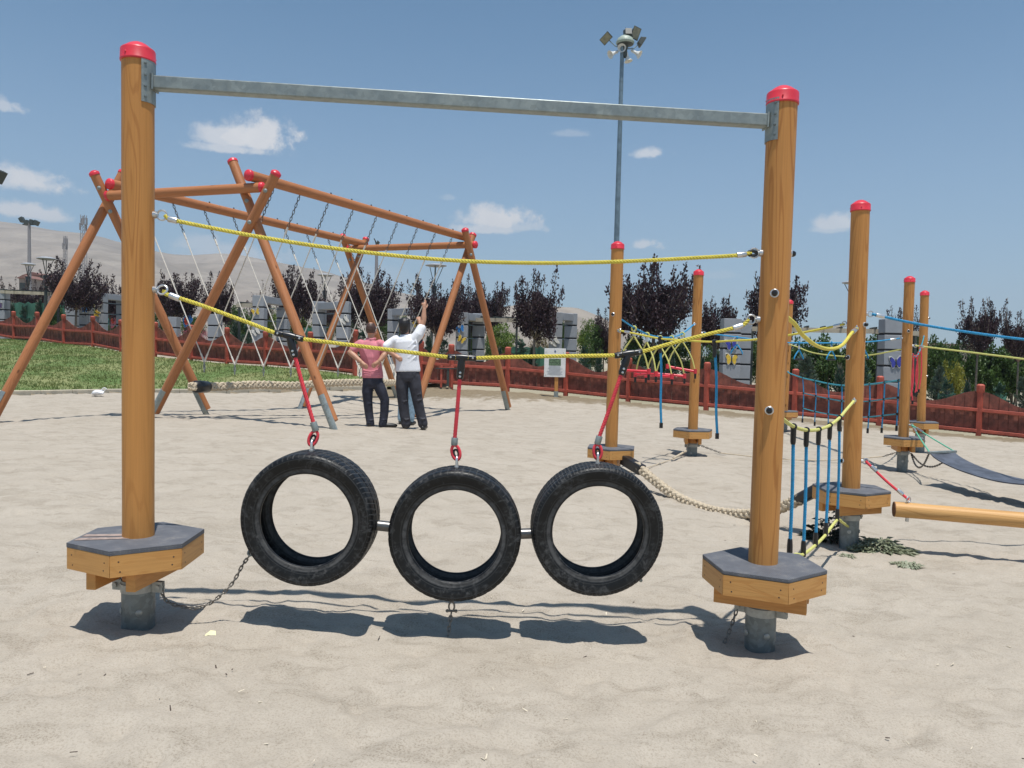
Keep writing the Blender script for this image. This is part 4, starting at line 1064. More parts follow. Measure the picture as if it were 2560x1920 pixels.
# ------------------------------------------------------------------ ropes of the course on the right
def vplane(a, b): return lambda u, v: PPL(u, v, POSTS[a]['axis'], POSTS[b]['axis'])
def build_course_ropes():
    D, C, B, E, F_, Gp, Rr = (POSTS[k] for k in 'DCBEFGR')
    def rope(label, pts, R, mat, group=None, step=.03, twisted=False, name='course_rope', cat='rope', ferr=None):
        t = thing(name, pts[len(pts) // 2], label, cat, group)
        mb = MB()
        if twisted: laid_rope(mb, pts, R, 4, .062, .007, 18)
        else: plain_rope(mb, pts, R, step)
        mb.build('rope', mat, t, smooth=0 if twisted else 40)
        for a, b in (ferr or []):
            ferrule(t, a, b, R * 1.5)
        return t
    def eye(post, v, dirv, R=.022):
        return eye_bolt(post['pole'], axis_at(post['axis'], post['top'], v), dirv, R=R, r=.005)
    dirh = lambda a, b: Vector(((b['axis'] - a['axis']).x, (b['axis'] - a['axis']).y, 0)).normalized()
    SR = .0098
    # B-C handrail with trapezes
    q = vplane('B', 'C'); e0 = eye(B, 794, dirh(B, C)); e1 = eye(C, 811, -dirh(B, C))
    px = [(1585, 819), (1617.5, 835), (1650, 843), (1679, 843), (1706, 834)]
    bl = rope('sagging blue rope carrying five red trapeze bars on yellow loops', [e0] + [q(*p) for p in px] + [e1], SR, 'rope_blue', 'blue ropes of the course')
    yaw = [18, 58, 40, 8, 16]; drop = [.515, .50, .50, .505, .49]
    names = ['red trapeze bar next to the left post, longest looking', 'red trapeze bar turned almost end-on, second from the left', 'red trapeze bar in the middle, lowest of the five', 'red trapeze bar fourth from the left, beside a hanging blue rope', 'red trapeze bar nearest the right-hand post, highest of the five']
    dh = dirh(B, C); pr0 = Vector((dh.y, -dh.x, 0))
    for i, p in enumerate(px):
        k = q(*p); dirb = Vector((math.cos(math.radians(yaw[i])), -math.sin(math.radians(yaw[i])), 0)); c = k - Vector((0, 0, drop[i]))
        c += Vector((0, .02 * (i % 2), 0))
        t = thing('trapeze', k, names[i] + ' on its yellow loop', 'trapeze', 'red trapeze bars')
        tilt = Vector((0, 0, (-.005, .01, -.004, -.012, -.03)[i]))
        a, b = c - dirb * .19 - tilt, c + dirb * .19 + tilt
        mb = MB(); mb.cyl(a, b, .017, seg=12)
        for e in (a, b): mb.cyl(e - Vector((0, 0, .03)), e + Vector((0, 0, .035)), .024, seg=12)
        mb.build('bar', 'cap_red', t)
        f = k - Vector((0, 0, .095)); mb = MB()
        mb.torus(k - Vector((0, 0, .012)), dh, .028, .010, 16, 8)
        for e in (a, b):
            mid = f.lerp(e, .5) + (e - c) * .17
            mb.tube(crom([f + Vector((0, 0, .03)), f, mid, e], .03), .0095, 8)
        mb.build('rope', 'rope_lime', t)
        mb = MB(); mb.cyl(f - Vector((0, 0, .0)), f + Vector((0, 0, .055)), .017, seg=12); mb.build('ferrule', 'bright_zinc', t)
        for e in (a, b): mb = MB(); mb.cyl(e - Vector((0, 0, .10)), e - Vector((0, 0, .028)), .016, seg=10); mb.build('end_stop', 'black_plastic', t)
    # B-D yellow line with hanging blue ropes
    q = vplane('B', 'D'); e0 = eye(B, 827, dirh(B, D) + Vector((0, -.5, 0))); e1 = eye(D, 810, -dirh(B, D))
    ypx = [(1587, 834), (1650, 846.5), (1699, 850), (1753, 853.7), (1786, 854.6), (1825.5, 852), (1887, 849), (1965, 839), (2020, 829), (2085, 816)]
    yl = [e0] + [q(*p) for p in ypx] + [e1]
    rope('long yellow rope carrying the two free-hanging blue ropes', yl, SR, 'rope_yellow', 'yellow ropes of the course', ferr=[(yl[0].lerp(yl[1], .35), yl[0].lerp(yl[1], .7)), (q(2085, 816), q(2102, 812))])
    for u, v, ub, vb, lab in ((1651, 847, 1653, 1057, 'left of the two blue ropes hanging free with black end'), (1787, 855, 1793, 1083, 'right of the two blue ropes hanging free with black end')):
        k = q(u, v); b = Vector((k.x, k.y, P(ub, vb, k.y).z)); b.x = P(ub, vb, k.y).x
        t = thing('dangling_rope', k, lab, 'rope', 'blue ropes hanging free')
        mb = MB(); plain_rope(mb, [k - Vector((0, 0, .05)), k.lerp(b, .4) + Vector((.006, 0, 0)), k.lerp(b, .75) - Vector((.004, 0, 0)), b], .013, .04); mb.build('rope', 'rope_blue', t)
        mb = MB(); mb.torus(k, dirh(B, D), .012, .019, 12, 8); mb.cyl(k - Vector((0, 0, .15)), k - Vector((0, 0, .01)), .018, .021, 12); mb.build('black_sleeve', 'black_plastic', t); mb = MB(); mb.cyl(b - Vector((0, 0, .055)), b, .019, seg=12); mb.build('end_stop', 'black_plastic', t)
    # C-E blue line with stirrups
    q = vplane('C', 'E'); e0 = eye(C, 832, dirh(C, E)); e1 = eye(E, 846, -dirh(C, E))
    px = [(1836, 842), (1905, 851), (1965, 856.6), (2076, 857.5), (2166, 855), (2235, 848)]
    cl = [e0] + [q(*p) for p in px] + [e1]
    rope('blue rope strung between the two middle posts carrying stirrup handles', cl, SR, 'rope_blue', 'blue ropes of the course', ferr=[(q(2226, 849), q(2240, 847.5))])
    for u, v, lab in ((1843, 844, 'blue stirrup handle left of the near right post, in front of a grey pillar'), (1998, 857, 'blue stirrup handle just right of the near right post'), (2079, 857.5, 'blue stirrup handle midway on the rope, before dark shrubs'), (2161, 855.5, 'blue stirrup handle half hidden behind the front right post')):
        k = q(u, v); a0 = k - Vector((0, 0, .10)); s = Vector((.94, .33 * (1 if u > 1900 else -1), 0)).normalized()
        t = thing('stirrup_handle', k, lab, 'handle', 'blue stirrup handles')
        mb = MB(); mb.torus(k, dirh(C, E), .017, .010, 14, 8)
        L, Rr_ = a0 - s * .075 - Vector((0, 0, .14)), a0 + s * .075 - Vector((0, 0, .14))
        mb.tube(crom([k - Vector((0, 0, .02)), a0, a0 - s * .03 - Vector((0, 0, .04)), L + Vector((0, 0, .03)), L], .015), .010, 8); mb.tube(crom([a0, a0 + s * .03 - Vector((0, 0, .04)), Rr_ + Vector((0, 0, .03)), Rr_], .015), .010, 8)
        mb.build('strap', 'rope_blue', t); mb = MB(); mb.cyl(L, Rr_, .013, seg=10); mb.build('grip', 'black_plastic', t)
        mb = MB(); mb.cyl(a0 + Vector((0, 0, .01)), a0 + Vector((0, 0, .06)), .016, seg=10); mb.build('ferrule', 'bright_zinc', t)
    # G-E lime line and cargo net
    q = vplane('G', 'E'); e0 = eye(Gp, 861, dirh(Gp, E)); e1 = eye(E, 872, -dirh(Gp, E))
    rope('thin lime rope sagging from the rear hidden post to the middle post', [e0] + [q(*p) for p in ((1995, 868), (2036, 882.6), (2111, 891), (2172, 888), (2225, 879))] + [e1], .011, 'rope_lime', 'yellow ropes of the course')
    t = thing('cargo_net', q(2105, 1000), 'blue and teal climbing net slung low in front of the red fence', 'net')
    top = [(1973.5, 933), (2007, 945), (2038.6, 952), (2070.5, 959), (2105, 963.6), (2140, 963.5), (2174.6, 961), (2212, 956), (2247, 951)]
    r1 = [(2009, 983), (2040, 990), (2072, 997), (2105, 1002.7), (2140, 1004.5), (2174.6, 1002.7), (2210, 998), (2245, 994)]
    r2 = [(2008, 1021), (2038, 1029), (2071, 1035.5), (2103.5, 1040), (2138, 1043), (2172, 1042.5), (2207, 1039), (2243, 1035)]
    bo = [(2006, 1054), (2036.6, 1062), (2070, 1069), (2102, 1076), (2136, 1079.5), (2169, 1080), (2204, 1079), (2241, 1074)]
    e0 = eye(Gp, 929, dirh(Gp, E)); e1 = eye(E, 948, -dirh(Gp, E))
    mb = MB(); plain_rope(mb, [e0] + [q(*p) for p in top] + [e1], .014, .06); mb.build('top_rope', 'rope_teal', t)
    for row in (r1, r2):
        mb = MB(); plain_rope(mb, [q(*p) for p in row], .0105, .06); mb.build('cross_rope', 'rope_teal', t)
    for i in range(8):
        c = [q(*top[i + 1]), q(*r1[i]), q(*r2[i]), q(*bo[i])]
        mb = MB(); plain_rope(mb, c, .0105, .08); mb.build('drop_rope', 'rope_blue', t)
        for k in c[:3]: mb = MB(); mb.sphere(k, .024, 8); mb.build('knot', 'black_plastic', t)
        mb = MB(); mb.cyl(c[3] - Vector((0, 0, .02)), c[3] + Vector((0, 0, .06)), .019, seg=8); mb.build('end_stop', 'black_plastic', t)
    # R-D yellow loop and rope ladder
    q = vplane('R', 'D'); d = dirh(Rr, D)
    e1 = eye(D, 822, -d + Vector((0, -.4, 0))); e0 = eye(Rr, 775, d)
    lp = [e0] + [q(*p) for p in ((1985, 808), (2007, 838), (2041.5, 864), (2076, 872.5), (2105, 863), (2128, 834))] + [e1]
    rope('thick yellow rope hanging in a deep loop right of the near right post', lp, .0122, 'rope_yellow', 'yellow ropes of the course', ferr=[(lp[-2].lerp(e1, .25), lp[-2].lerp(e1, .75))])
    e0 = eye(Rr, 1030, d); e1 = eye(D, 1000, -d + Vector((0, -.4, 0)))
    t = thing('rope_ladder', q(2047, 1074), 'ladder of five upright blue ropes between yellow ropes, right of the near right post', 'rope ladder')
    tops = [(1984, 1066.5), (2016.5, 1075.5), (2047, 1073.6), (2075, 1063), (2099, 1044)]; bots = [(1974, 1384), (2008, 1386), (2038.6, 1363), (2064, 1337), (2093, 1300)]
    up = [e0] + [q(1958, 1048)] + [q(*p) for p in tops] + [q(2116, 1024), e1]
    lo = [axis_at(Rr['base'], Rr['axis'], 1560) + d * (PR + .01), q(1974, 1399)] + [q(*p) for p in bots[1:]] + [q(2106, 1306), q(2121, 1317)]
    mb = MB(); plain_rope(mb, up, .0108, .03); mb.build('top_rope', 'rope_lime', t)
    mb = MB(); plain_rope(mb, lo, .010, .03); mb.build('bottom_rope', 'rope_lime', t)
    for a, b in zip(tops, bots):
        A_, B_ = q(*a), q(*b); mb = MB(); laid_rope(mb, [A_ - Vector((0, 0, .03)), A_.lerp(B_, .5) + Vector((.004, 0, 0)), B_ + Vector((0, 0, .02))], .0105, 4, .062, .007, 16, .4); mb.build('upright_rope', 'rope_blue', t, smooth=0)
        mb = MB(); mb.torus(A_, d, .011, .009, 14, 8); mb.tube([A_ - Vector((0, 0, .005)), A_ - Vector((0, 0, .085)), A_ - Vector((0, 0, .10))], [.0160, .0152, .012], 14); mb.build('black_sleeve', 'black_plastic', t); mb = MB()
        u = (A_ - B_).normalized(); mb.tube([B_ - u * .012, B_ + u * .04, B_ + u * .075, B_ + u * .085], [.0160, .0160, .014, .012], 14); mb.build('black_sleeve', 'black_plastic', t)
    mb = MB(); mb.torus(q(2121, 1317), Vector((1, -.4, .3)), .012, .006, 14, 8); mb.build('ring', 'bright_zinc', t)
    # hemp balance rope B-D
    q = vplane('B', 'D')
    px = [(1590, 1163), (1602, 1171.7), (1624.7, 1192), (1649, 1211), (1682.6, 1236), (1717, 1254), (1755, 1268.6), (1791, 1278.5), (1836, 1284.5), (1871, 1285), (1915, 1280), (1949, 1270), (1975, 1259), (2004, 1246)]
    pts = [q(*p) for p in px]
    t = thing('plaited_rope', pts[6], 'thick beige plaited balance rope sagging low between two steps, black sleeves at both ends', 'balance rope')
    mb = MB(); braid(mb, pts, .046, .25, .0195, step=.013); mb.build('plait', 'rope_hemp', t, smooth=0)
    a, b = q(1562, 1150), q(1602, 1174); r = (b - a).normalized().to_track_quat('X', 'Z').to_matrix()
    mb = MB(); mb.box((a + b) / 2, ((b - a).length + .05, .10, .11), r); mb.build('end_sleeve', 'black_plastic', t, bevel=.012)
    a, b = q(1992, 1251), q(2030, 1231); r = (b - a).normalized().to_track_quat('X', 'Z').to_matrix()
    mb = MB(); mb.tube([a, a.lerp(b, .15), b + (b - a) * .5], [.042, .052, .056], 10); mb.build('end_sleeve', 'black_plastic', t)
    # low beige lines on the ground
    q = vplane('C', 'E'); e0, e1 = C['sleeve_top'], E['sleeve_top']
    ln = [e0 + Vector((.11, 0, -.03))] + [q(*p) for p in ((1801, 1132), (1877, 1141), (1952, 1148), (2023, 1150), (2093.6, 1149.5), (2160, 1145), (2209, 1141))] + [e1 + Vector((-.11, 0, -.03))]
    t = thing('foot_line', ln[4], 'thin beige line low over the sand between two steel post feet, chain at each end', 'rope', 'thin beige foot lines')
    mb = MB(); plain_rope(mb, ln[1:-1], .0075, .08); mb.build('rope', 'rope_hemp', t)
    mb = MB(); chain(mb, [ln[0], ln[1]], .03, .0045); mb.build('chain', 'worn_chain', t); mb = MB(); chain(mb, [ln[-2], ln[-1]], .03, .0045); mb.build('chain', 'worn_chain', t)
    q = vplane('C', 'B'); ln = [C['sleeve_top'] + Vector((-.09, -.03, -.03))] + [q(*p) for p in ((1714, 1128), (1682.6, 1146), (1645, 1160), (1610, 1171), (1575, 1178))] + [B['sleeve_top'] + Vector((.06, .05, -.06))]
    t = thing('foot_line', ln[3], 'beige line running down from a post foot towards the black sleeve', 'rope', 'thin beige foot lines')
    mb = MB(); plain_rope(mb, ln, .0065, .06); plain_rope(mb, ln[1:3], .014, .05); mb.build('rope', 'rope_hemp', t)
    # red rope, log beam, blue rope on the far right
    H, I = POSTS['H'], POSTS['I']
    e0 = eye(D, 1152, Vector((1, -.05, 0)))
    la, lb = P(2234, 1272.5, 6.18), P(2900, 1330, 5.72)
    ax = (lb - la).normalized(); rl = .0605
    t = thing('balance_log', la, 'peeled wooden log hanging level above the sand at the right edge', 'log')
    mb = MB(); mb.tube([la + ax * .006 + (lb - la) * k / 14 for k in range(15)], [rl * (1 + .03 * noise.noise((k * .8, 0, 0))) for k in range(15)], 28); lg = mb.build('log', 'log_bare', t, frame_z(la, lb))
    mb = MB(); mb.lathe(la, -ax, [(rl * .985, -.008), (rl * .97, .001), (0, .001)], 28); mb.build('end_grain', 'log_end', t)
    el = P(2271.6, 1248, 6.14); s = la + ax * ((el - la).dot(ax)); el = s + Vector((0, -.01, rl + .026))
    mb = MB(); mb.torus(el, Vector((.4, -1, 0)), .021, .0055, 18, 8); mb.cyl(el - Vector((0, 0, .045)), el - Vector((0, 0, .02)), .008, seg=10); mb.cyl(s - Vector((0, 0, rl + .03)), s, .014, seg=10); mb.build('eye_bolt', 'bright_zinc', t)
    rope('red rope slanting from the front right post down to the end of the wooden log', [e0, e0.lerp(el, .5) - Vector((0, 0, .01)), el], .0105, 'rope_red', ferr=[(e0.lerp(el, .13), e0.lerp(el, .26)), (e0.lerp(el, .74), e0.lerp(el, .87))])
    eH = eye(H, proj(H['axis'] + Vector((0, 0, 1.2)))[1], Vector((-1, -.1, 0))); hs = H['axis'] + Vector((-.3, -.1, .12))
    rope('red rope holding the far end of the log, outside the picture', [H['axis'] + Vector((-PR, 0, .55)), lb - ax * .25 + Vector((0, 0, rl))], .0105, 'rope_red')
    e0 = eye(D, 784, Vector((1, 0, 0)))
    br = [e0 + Vector((.012, 0, 0))] + [P(u, v, 6.28) for u, v in ((2196, 789), (2284.6, 808), (2371, 823), (2460, 836), (2560, 848.5), (2700, 861))] + [eH]
    rope('thick blue rope running from the front right post out of the right edge', br, .0115, 'rope_blue', 'blue ropes of the course', twisted=True, ferr=[(P(2190, 787, 6.28), P(2210, 792, 6.28))])
    e0 = eye(E, 864, Vector((.8, -.6, 0))); eI = eye(I, proj(I['axis'] + Vector((0, 0, 1.25)))[1], Vector((-.6, .8, 0)))
    mid = [e0.lerp(eI, f) - Vector((0, 0, .13 * 4 * f * (1 - f))) for f in (.15, .3, .5, .7, .85)]
    for k, (u, v) in enumerate(((2345, 871), (2420, 880), (2500, 890))): mid[k] = P(u, v, mid[k].y)
    mid = mid[:3]
    rope('lime yellow rope from the middle post out of the right edge, below the blue rope', [e0] + mid + [P(2640, 905, eI.y + .55), eI], .0115, 'rope_lime', 'yellow ropes of the course', ferr=[(e0.lerp(mid[0], .2), e0.lerp(mid[0], .4))])
    # E-F short blue rope with the red bundle
    e0 = eye(E, 856, Vector((.55, .84, 0))); e1 = eye(F_, 841, Vector((-.4, -.92, 0)))
    q = vplane('E', 'F'); bl = [e0.lerp(e1, f) - Vector((0, 0, .28 * 4 * f * (1 - f))) for f in (0, .15, .3, .45, .6, .75, .9, 1)]
    rope('short teal rope sagging between the two rear posts, red ropes looped over it', bl, SR, 'rope_teal', 'blue ropes of the course')
    for k, f in enumerate((.15, .27, .40, .53, .66, .78)):
        kpt = crom(bl, .02); c = kpt[int(f * (len(kpt) - 1))]
        t = thing('red_strand', c, 'red rope strand of the bundle hanging between the two rear posts', 'rope', 'red strands between the rear posts')
        mb = MB(); a = Vector((.03 * (1 if k % 2 else -1), .0, 0)); b = c - Vector((0, 0, .62 + .05 * (k % 3)))
        plain_rope(mb, [c, c - Vector((0, 0, .1)) + a * .6, c.lerp(b, .6) + a, b], .011, .05); mb.torus(c, Vector((.4, .9, 0)), .016, .008, 12, 6); mb.build('rope', 'rope_red', t); mb = MB(); mb.cyl(b - Vector((0, 0, .03)), b + Vector((0, 0, .03)), .016, seg=8); mb.build('end_stop', 'black_plastic', t)
    # rubber belt bridge
    lo = [(2324, 1131), (2340, 1146), (2383, 1168), (2441, 1188.6), (2498.7, 1203), (2560, 1210)]
    Yl = [9.9, 9.75, 9.45, 9.1, 8.8, 8.5]; inner = [P(u, v, Y) for (u, v), Y in zip(lo, Yl)]
    for k in range(1, 7): inner.append(inner[-1].lerp(I['axis'] + Vector((-.42, -.1, .02)), 1 / (7 - k)) - Vector((0, 0, 0.0)))
    inner = crom(inner, .10)
    dd = (inner[-1] - inner[0]); side = Vector((-dd.y, dd.x, 0)).normalized()
    if side.y < 0: side = -side
    t = thing('belt_bridge', inner[0], 'dark grey rubber belt bridge sagging from the middle post towards the right edge', 'belt bridge')
    mb = MB(); WD, th = .46, .014; vs = []; n = len(inner)
    for p in inner:
        for k in range(7):
            f = k / 6; vs.append(p + side * WD * f + Vector((0, 0, -.016 * math.sin(PI * f))))
        for k in range(6, -1, -1):
            f = k / 6; vs.append(p + side * WD * f + Vector((0, 0, -.016 * math.sin(PI * f) - th)))
    fs = []
    for i in range(n - 1):
        for k in range(14): l = (k + 1) % 14; fs.append((i * 14 + k, i * 14 + l, (i + 1) * 14 + l, (i + 1) * 14 + k))
    fs.append(tuple(range(14))); fs.append(tuple((n - 1) * 14 + k for k in range(13, -1, -1)))
    mb.add(vs, fs); mb.build('belt', 'belt_rubber', t)
    c0, c1 = inner[0], inner[0] + side * WD
    r = side.to_track_quat('X', 'Z').to_matrix(); mb = MB(); mb.box((c0 + c1) / 2 + Vector((0, 0, -.004)), (WD + .05, .05, .03), r); mb.build('clamp_bar', 'galvanised', t, bevel=.004)
    eg = eye(E, 1061, Vector((.75, -.66, 0)), R=.018)
    for k, c in enumerate((c0, c1)):
        rope(('nearer' if k == 0 else 'farther') + ' green rope holding a corner of the grey belt bridge to the middle post', [eg, eg.lerp(c, .5) - Vector((0, 0, .008)), c], .0095, 'rope_green', 'green ropes of the belt bridge', ferr=[(eg.lerp(c, .13), eg.lerp(c, .28))])
    t = thing('safety_chain', c0, 'dark slack chain looping from the middle post foot to the belt bridge', 'chain')
    mb = MB(); s0 = E['sleeve_top'] + Vector((.1, -.04, -.03))
    for c in (c0, c1):
        mb = MB(); m = s0.lerp(c, .5) - Vector((0, 0, .20)); chain(mb, [s0, s0.lerp(m, .5) - Vector((0, 0, .05)), m, m.lerp(c, .5) - Vector((0, 0, .05)), c], .032, .005); mb.build('links', 'pipe_steel', t)

    e = I['axis']
    for s in (-1, 1): rope(('nearer' if s < 0 else 'farther') + ' green rope at the far end of the belt bridge beyond the right edge', [axis_at(I['axis'], I['top'], proj(I['axis'] + Vector((0, 0, .25)))[1]) + Vector((-PR, 0, 0)), inner[-1] + side * (0 if s < 0 else WD)], .0095, 'rope_green', 'green ropes of the belt bridge')
    for post, v, dr in ((D, 894, Vector((-.95, -.3, 0))), (D, 812, Vector((.55, -.83, 0))), (D, 1153, Vector((-.97, .1, 0))), (B, 787, Vector((-.5, -.86, 0))), (E, 828, Vector((-.3, -.95, 0))), (F_, 795, Vector((1, -.3, 0))), (F_, 858, Vector((1, -.5, 0))), (F_, 940, Vector((.9, -.4, 0)))):
        bolt_knob(post['pole'], axis_at(post['axis'], post['top'], v), dr)
# ------------------------------------------------------------------ red wooden fence
def build_fence(name, pts, label, dip_lo, rnd, skip=()):
    B = [P(u, vb, Y) for u, vt, vb, Y in pts]; T = [P(u, vt, Y) for u, vt, vb, Y in pts]
    root = thing(name, B[len(B) // 2], label, 'fence')
    for b, t in zip(B, T):
        mb = MB(); h = (t - b).length; c = Vector((b.x, b.y, 0))
        mb.tube([Vector((b.x, b.y, b.z - .15)), Vector((b.x, b.y, t.z - .20))], [.070, .070], 4)
        mb.tube([Vector((b.x, b.y, t.z - .20)), Vector((b.x, b.y, t.z - .17)), Vector((b.x, b.y, t.z - .03)), Vector((b.x, b.y, t.z))], [.070, .088, .088, .05], 8)
        mb.build('fence_post', 'fence_red', root, smooth=30)
    for i in range(len(B) - 1):
        if i in skip: continue
        b0, b1, t0, t1 = B[i], B[i + 1], T[i], T[i + 1]; d = b1 - b0; dn = Vector((d.x, d.y, 0)).normalized(); n = Vector((dn.y, -dn.x, 0))
        if n.y > 0: n = -n                             # towards the camera
        L = Vector((d.x, d.y, 0)).length; cnt = max(6, int(L / .098)); mb = MB()
        hp0, hp1 = (t0.z - b0.z), (t1.z - b1.z)
        rx = Matrix((dn, n, Vector((0, 0, 1)))).transposed()
        for k in range(cnt):
            f = (k + .5) / cnt; g = b0.lerp(b1, f); h = hp0 + (hp1 - hp0) * f
            dip = math.sin(PI * f) ** 1.5 if not dip_lo else (.5 - .5 * math.cos(2 * PI * f))
            hh = h * (.86 - .26 * dip) ; hz = .045 + rnd.uniform(-.004, .004)
            w = L / cnt * .99
            c0 = g - n * .03; x0, x1 = -w / 2, w / 2
            e = (L / cnt) / L
            def top(ff):
                dp = math.sin(PI * ff) ** 1.5 if not dip_lo else (.5 - .5 * math.cos(2 * PI * ff)); return (hp0 + (hp1 - hp0) * ff) * (.86 - .26 * dp)
            z0, z1 = top(max(0, f - e / 2)), top(min(1, f + e / 2))
            o = rnd.uniform(-.004, .004) + (.012 if k % 2 else 0)
            q = [c0 + dn * x0 + Vector((0, 0, .05)), c0 + dn * x1 + Vector((0, 0, .05)), c0 + dn * x1 + Vector((0, 0, z1)), c0 + dn * x0 + Vector((0, 0, z0))]
            mb.prism([p - n * (o + .0) for p in q], -n * .018)
        mb.build('board_panel', 'fence_board', root, Matrix.Translation((b0 + b1) / 2), smooth=0)
        for fr, hh in ((.50, .075), (.10, .07)):
            a, b = b0 + Vector((0, 0, hp0 * fr)) + n * .012, b1 + Vector((0, 0, hp1 * fr)) + n * .012
            x = (b - a).normalized(); r = Matrix((x, n, x.cross(n))).transposed()
            mb = MB(); mb.box((a + b) / 2, ((b - a).length, .05, hh), r); mb.build('rail', 'fence_red', root, bevel=.006)
    return root
def build_fences():
    rnd = random.Random(11)
    build_fence('wooden_fence', LFENCE, 'red-brown board fence with scalloped top behind the lawn, left of the gap', False, rnd)
    build_fence('wooden_fence', RFENCE, 'red-brown board fence with wavy top running across the right half behind the ropes', True, rnd)
    # latch posts of the gate beside the near end
    g = P(1118, 966, 21.75); t = thing('gate_latch', g, 'low red latch frame with dark bars at the end of the right fence', 'gate latch')
    mb = MB()
    for dx in (-.17, .13): mb.box(g + Vector((dx, 0, .28)), (.055, .06, .62))
    mb.box(g + Vector((-.02, -.01, .52)), (.42, .05, .05)); mb.build('latch_post', 'fence_red', t, bevel=.006)
    mb = MB(); mb.box(g + Vector((.02, -.035, .25)), (.07, .03, .50)); mb.box(g + Vector((-.02, -.045, .50)), (.62, .03, .035)); mb.build('bar', 'lamp_dark', t)
    # info board on a short post
    b = P(1390, 993, 21.2); b.z = G(b.x, b.y); tp = P(1388, 871, 21.2); bt = P(1388, 942.6, 21.2)
    t = thing('notice_board', b, 'white information board on a short wooden post in front of the fence', 'sign')
    mb = MB(); mb.box((b.x, b.y + .03, (b.z + .16 + tp.z - .1) / 2), (.10, .07, tp.z - .1 - b.z - .16)); mb.build('post', 'pine_post', t, bevel=.006)
    mb = MB(); mb.box((b.x, b.y + .03, b.z + .08), (.115, .09, .2)); mb.build('post_shoe', 'galvanised', t)
    w, h = .58, tp.z - bt.z; c = Vector((tp.x, tp.y - .02, (tp.z + bt.z) / 2)); mb = MB(); mb.box(c, (w, .02, h)); pn = mb.build('panel', 'white_paint', t, bevel=.004)
    f = c + Vector((0, -.0125, 0))
    def q(x, z, ww, hh): return (f + Vector((x * w, 0, z * h)), (ww * w, .003, hh * h))
    mb = MB(); mb.box(*q(0, .02, .56, .24)); mb.build('photo_print', 'print_green', pn)
    mb = MB(); mb.box(*q(0, .40, .055, .10)); mb.box(*q(0, .385, .09, .03)); mb.build('emblem', 'print_blue', pn)
    mb = MB(); rn = random.Random(4)
    for k in range(13): mb.box(*q(rn.uniform(-.02, .02), -.13 - .024 * k, .66 + rn.uniform(-.18, .08), .008))
    for k in range(3): mb.box(*q(0, .29 - .03 * k, .5, .008))
    mb.box(*q(-.42, -.43, .04, .03)); mb.box(*q(-.42, .37, .04, .03)); mb.box(*q(.38, .36, .03, .04))
    mb.build('printed_lines', 'print_grey', pn)

# ------------------------------------------------------------------ grey portals with butterflies
def butterfly(parent, c, sx, mat, ang, style=0):
    # flat cut-out with thickness: pale backing, coloured wings, dark body
    ca, sa = math.cos(ang), math.sin(ang)
    def tr(x, z, y): return c + Vector(((x * ca - z * sa) * sx, y, (x * sa + z * ca) * sx))
    wing = [(.03, .02), (.12, .30), (.34, .52), (.52, .48), (.50, .22), (.38, .02), (.40, -.20), (.30, -.42), (.18, -.38), (.06, -.16)]
    for k, (g, y, m) in enumerate(((1.12, 0, 'butterfly_edge'), (.94, -.012, mat))):
        mb = MB()
        for s in (-1, 1):
            cx, cz = .27, .05
            pl = [tr(s * (cx + (x - cx) * g), cz + (z - cz) * g, y) for x, z in wing]
            if s < 0: pl = pl[::-1]
            mb.prism(pl, (0, .012, 0))
        if k: 
            mb.box(tr(0, 0, y - .004), (.085 * sx, .02, .60 * sx), Matrix.Rotation(-ang, 3, 'Y'), 1)
            for s in (-1, 1): mb.prism([tr(s * a, b, y - .003) for a, b in ([(.34, .50), (.50, .46), (.49, .26)] if s > 0 else [(.49, .26), (.50, .46), (.34, .50)])], (0, .006, 0), 1)
        mb.build('butterfly_back' if k == 0 else 'butterfly', [m, 'lamp_dark'] if k else m, parent)
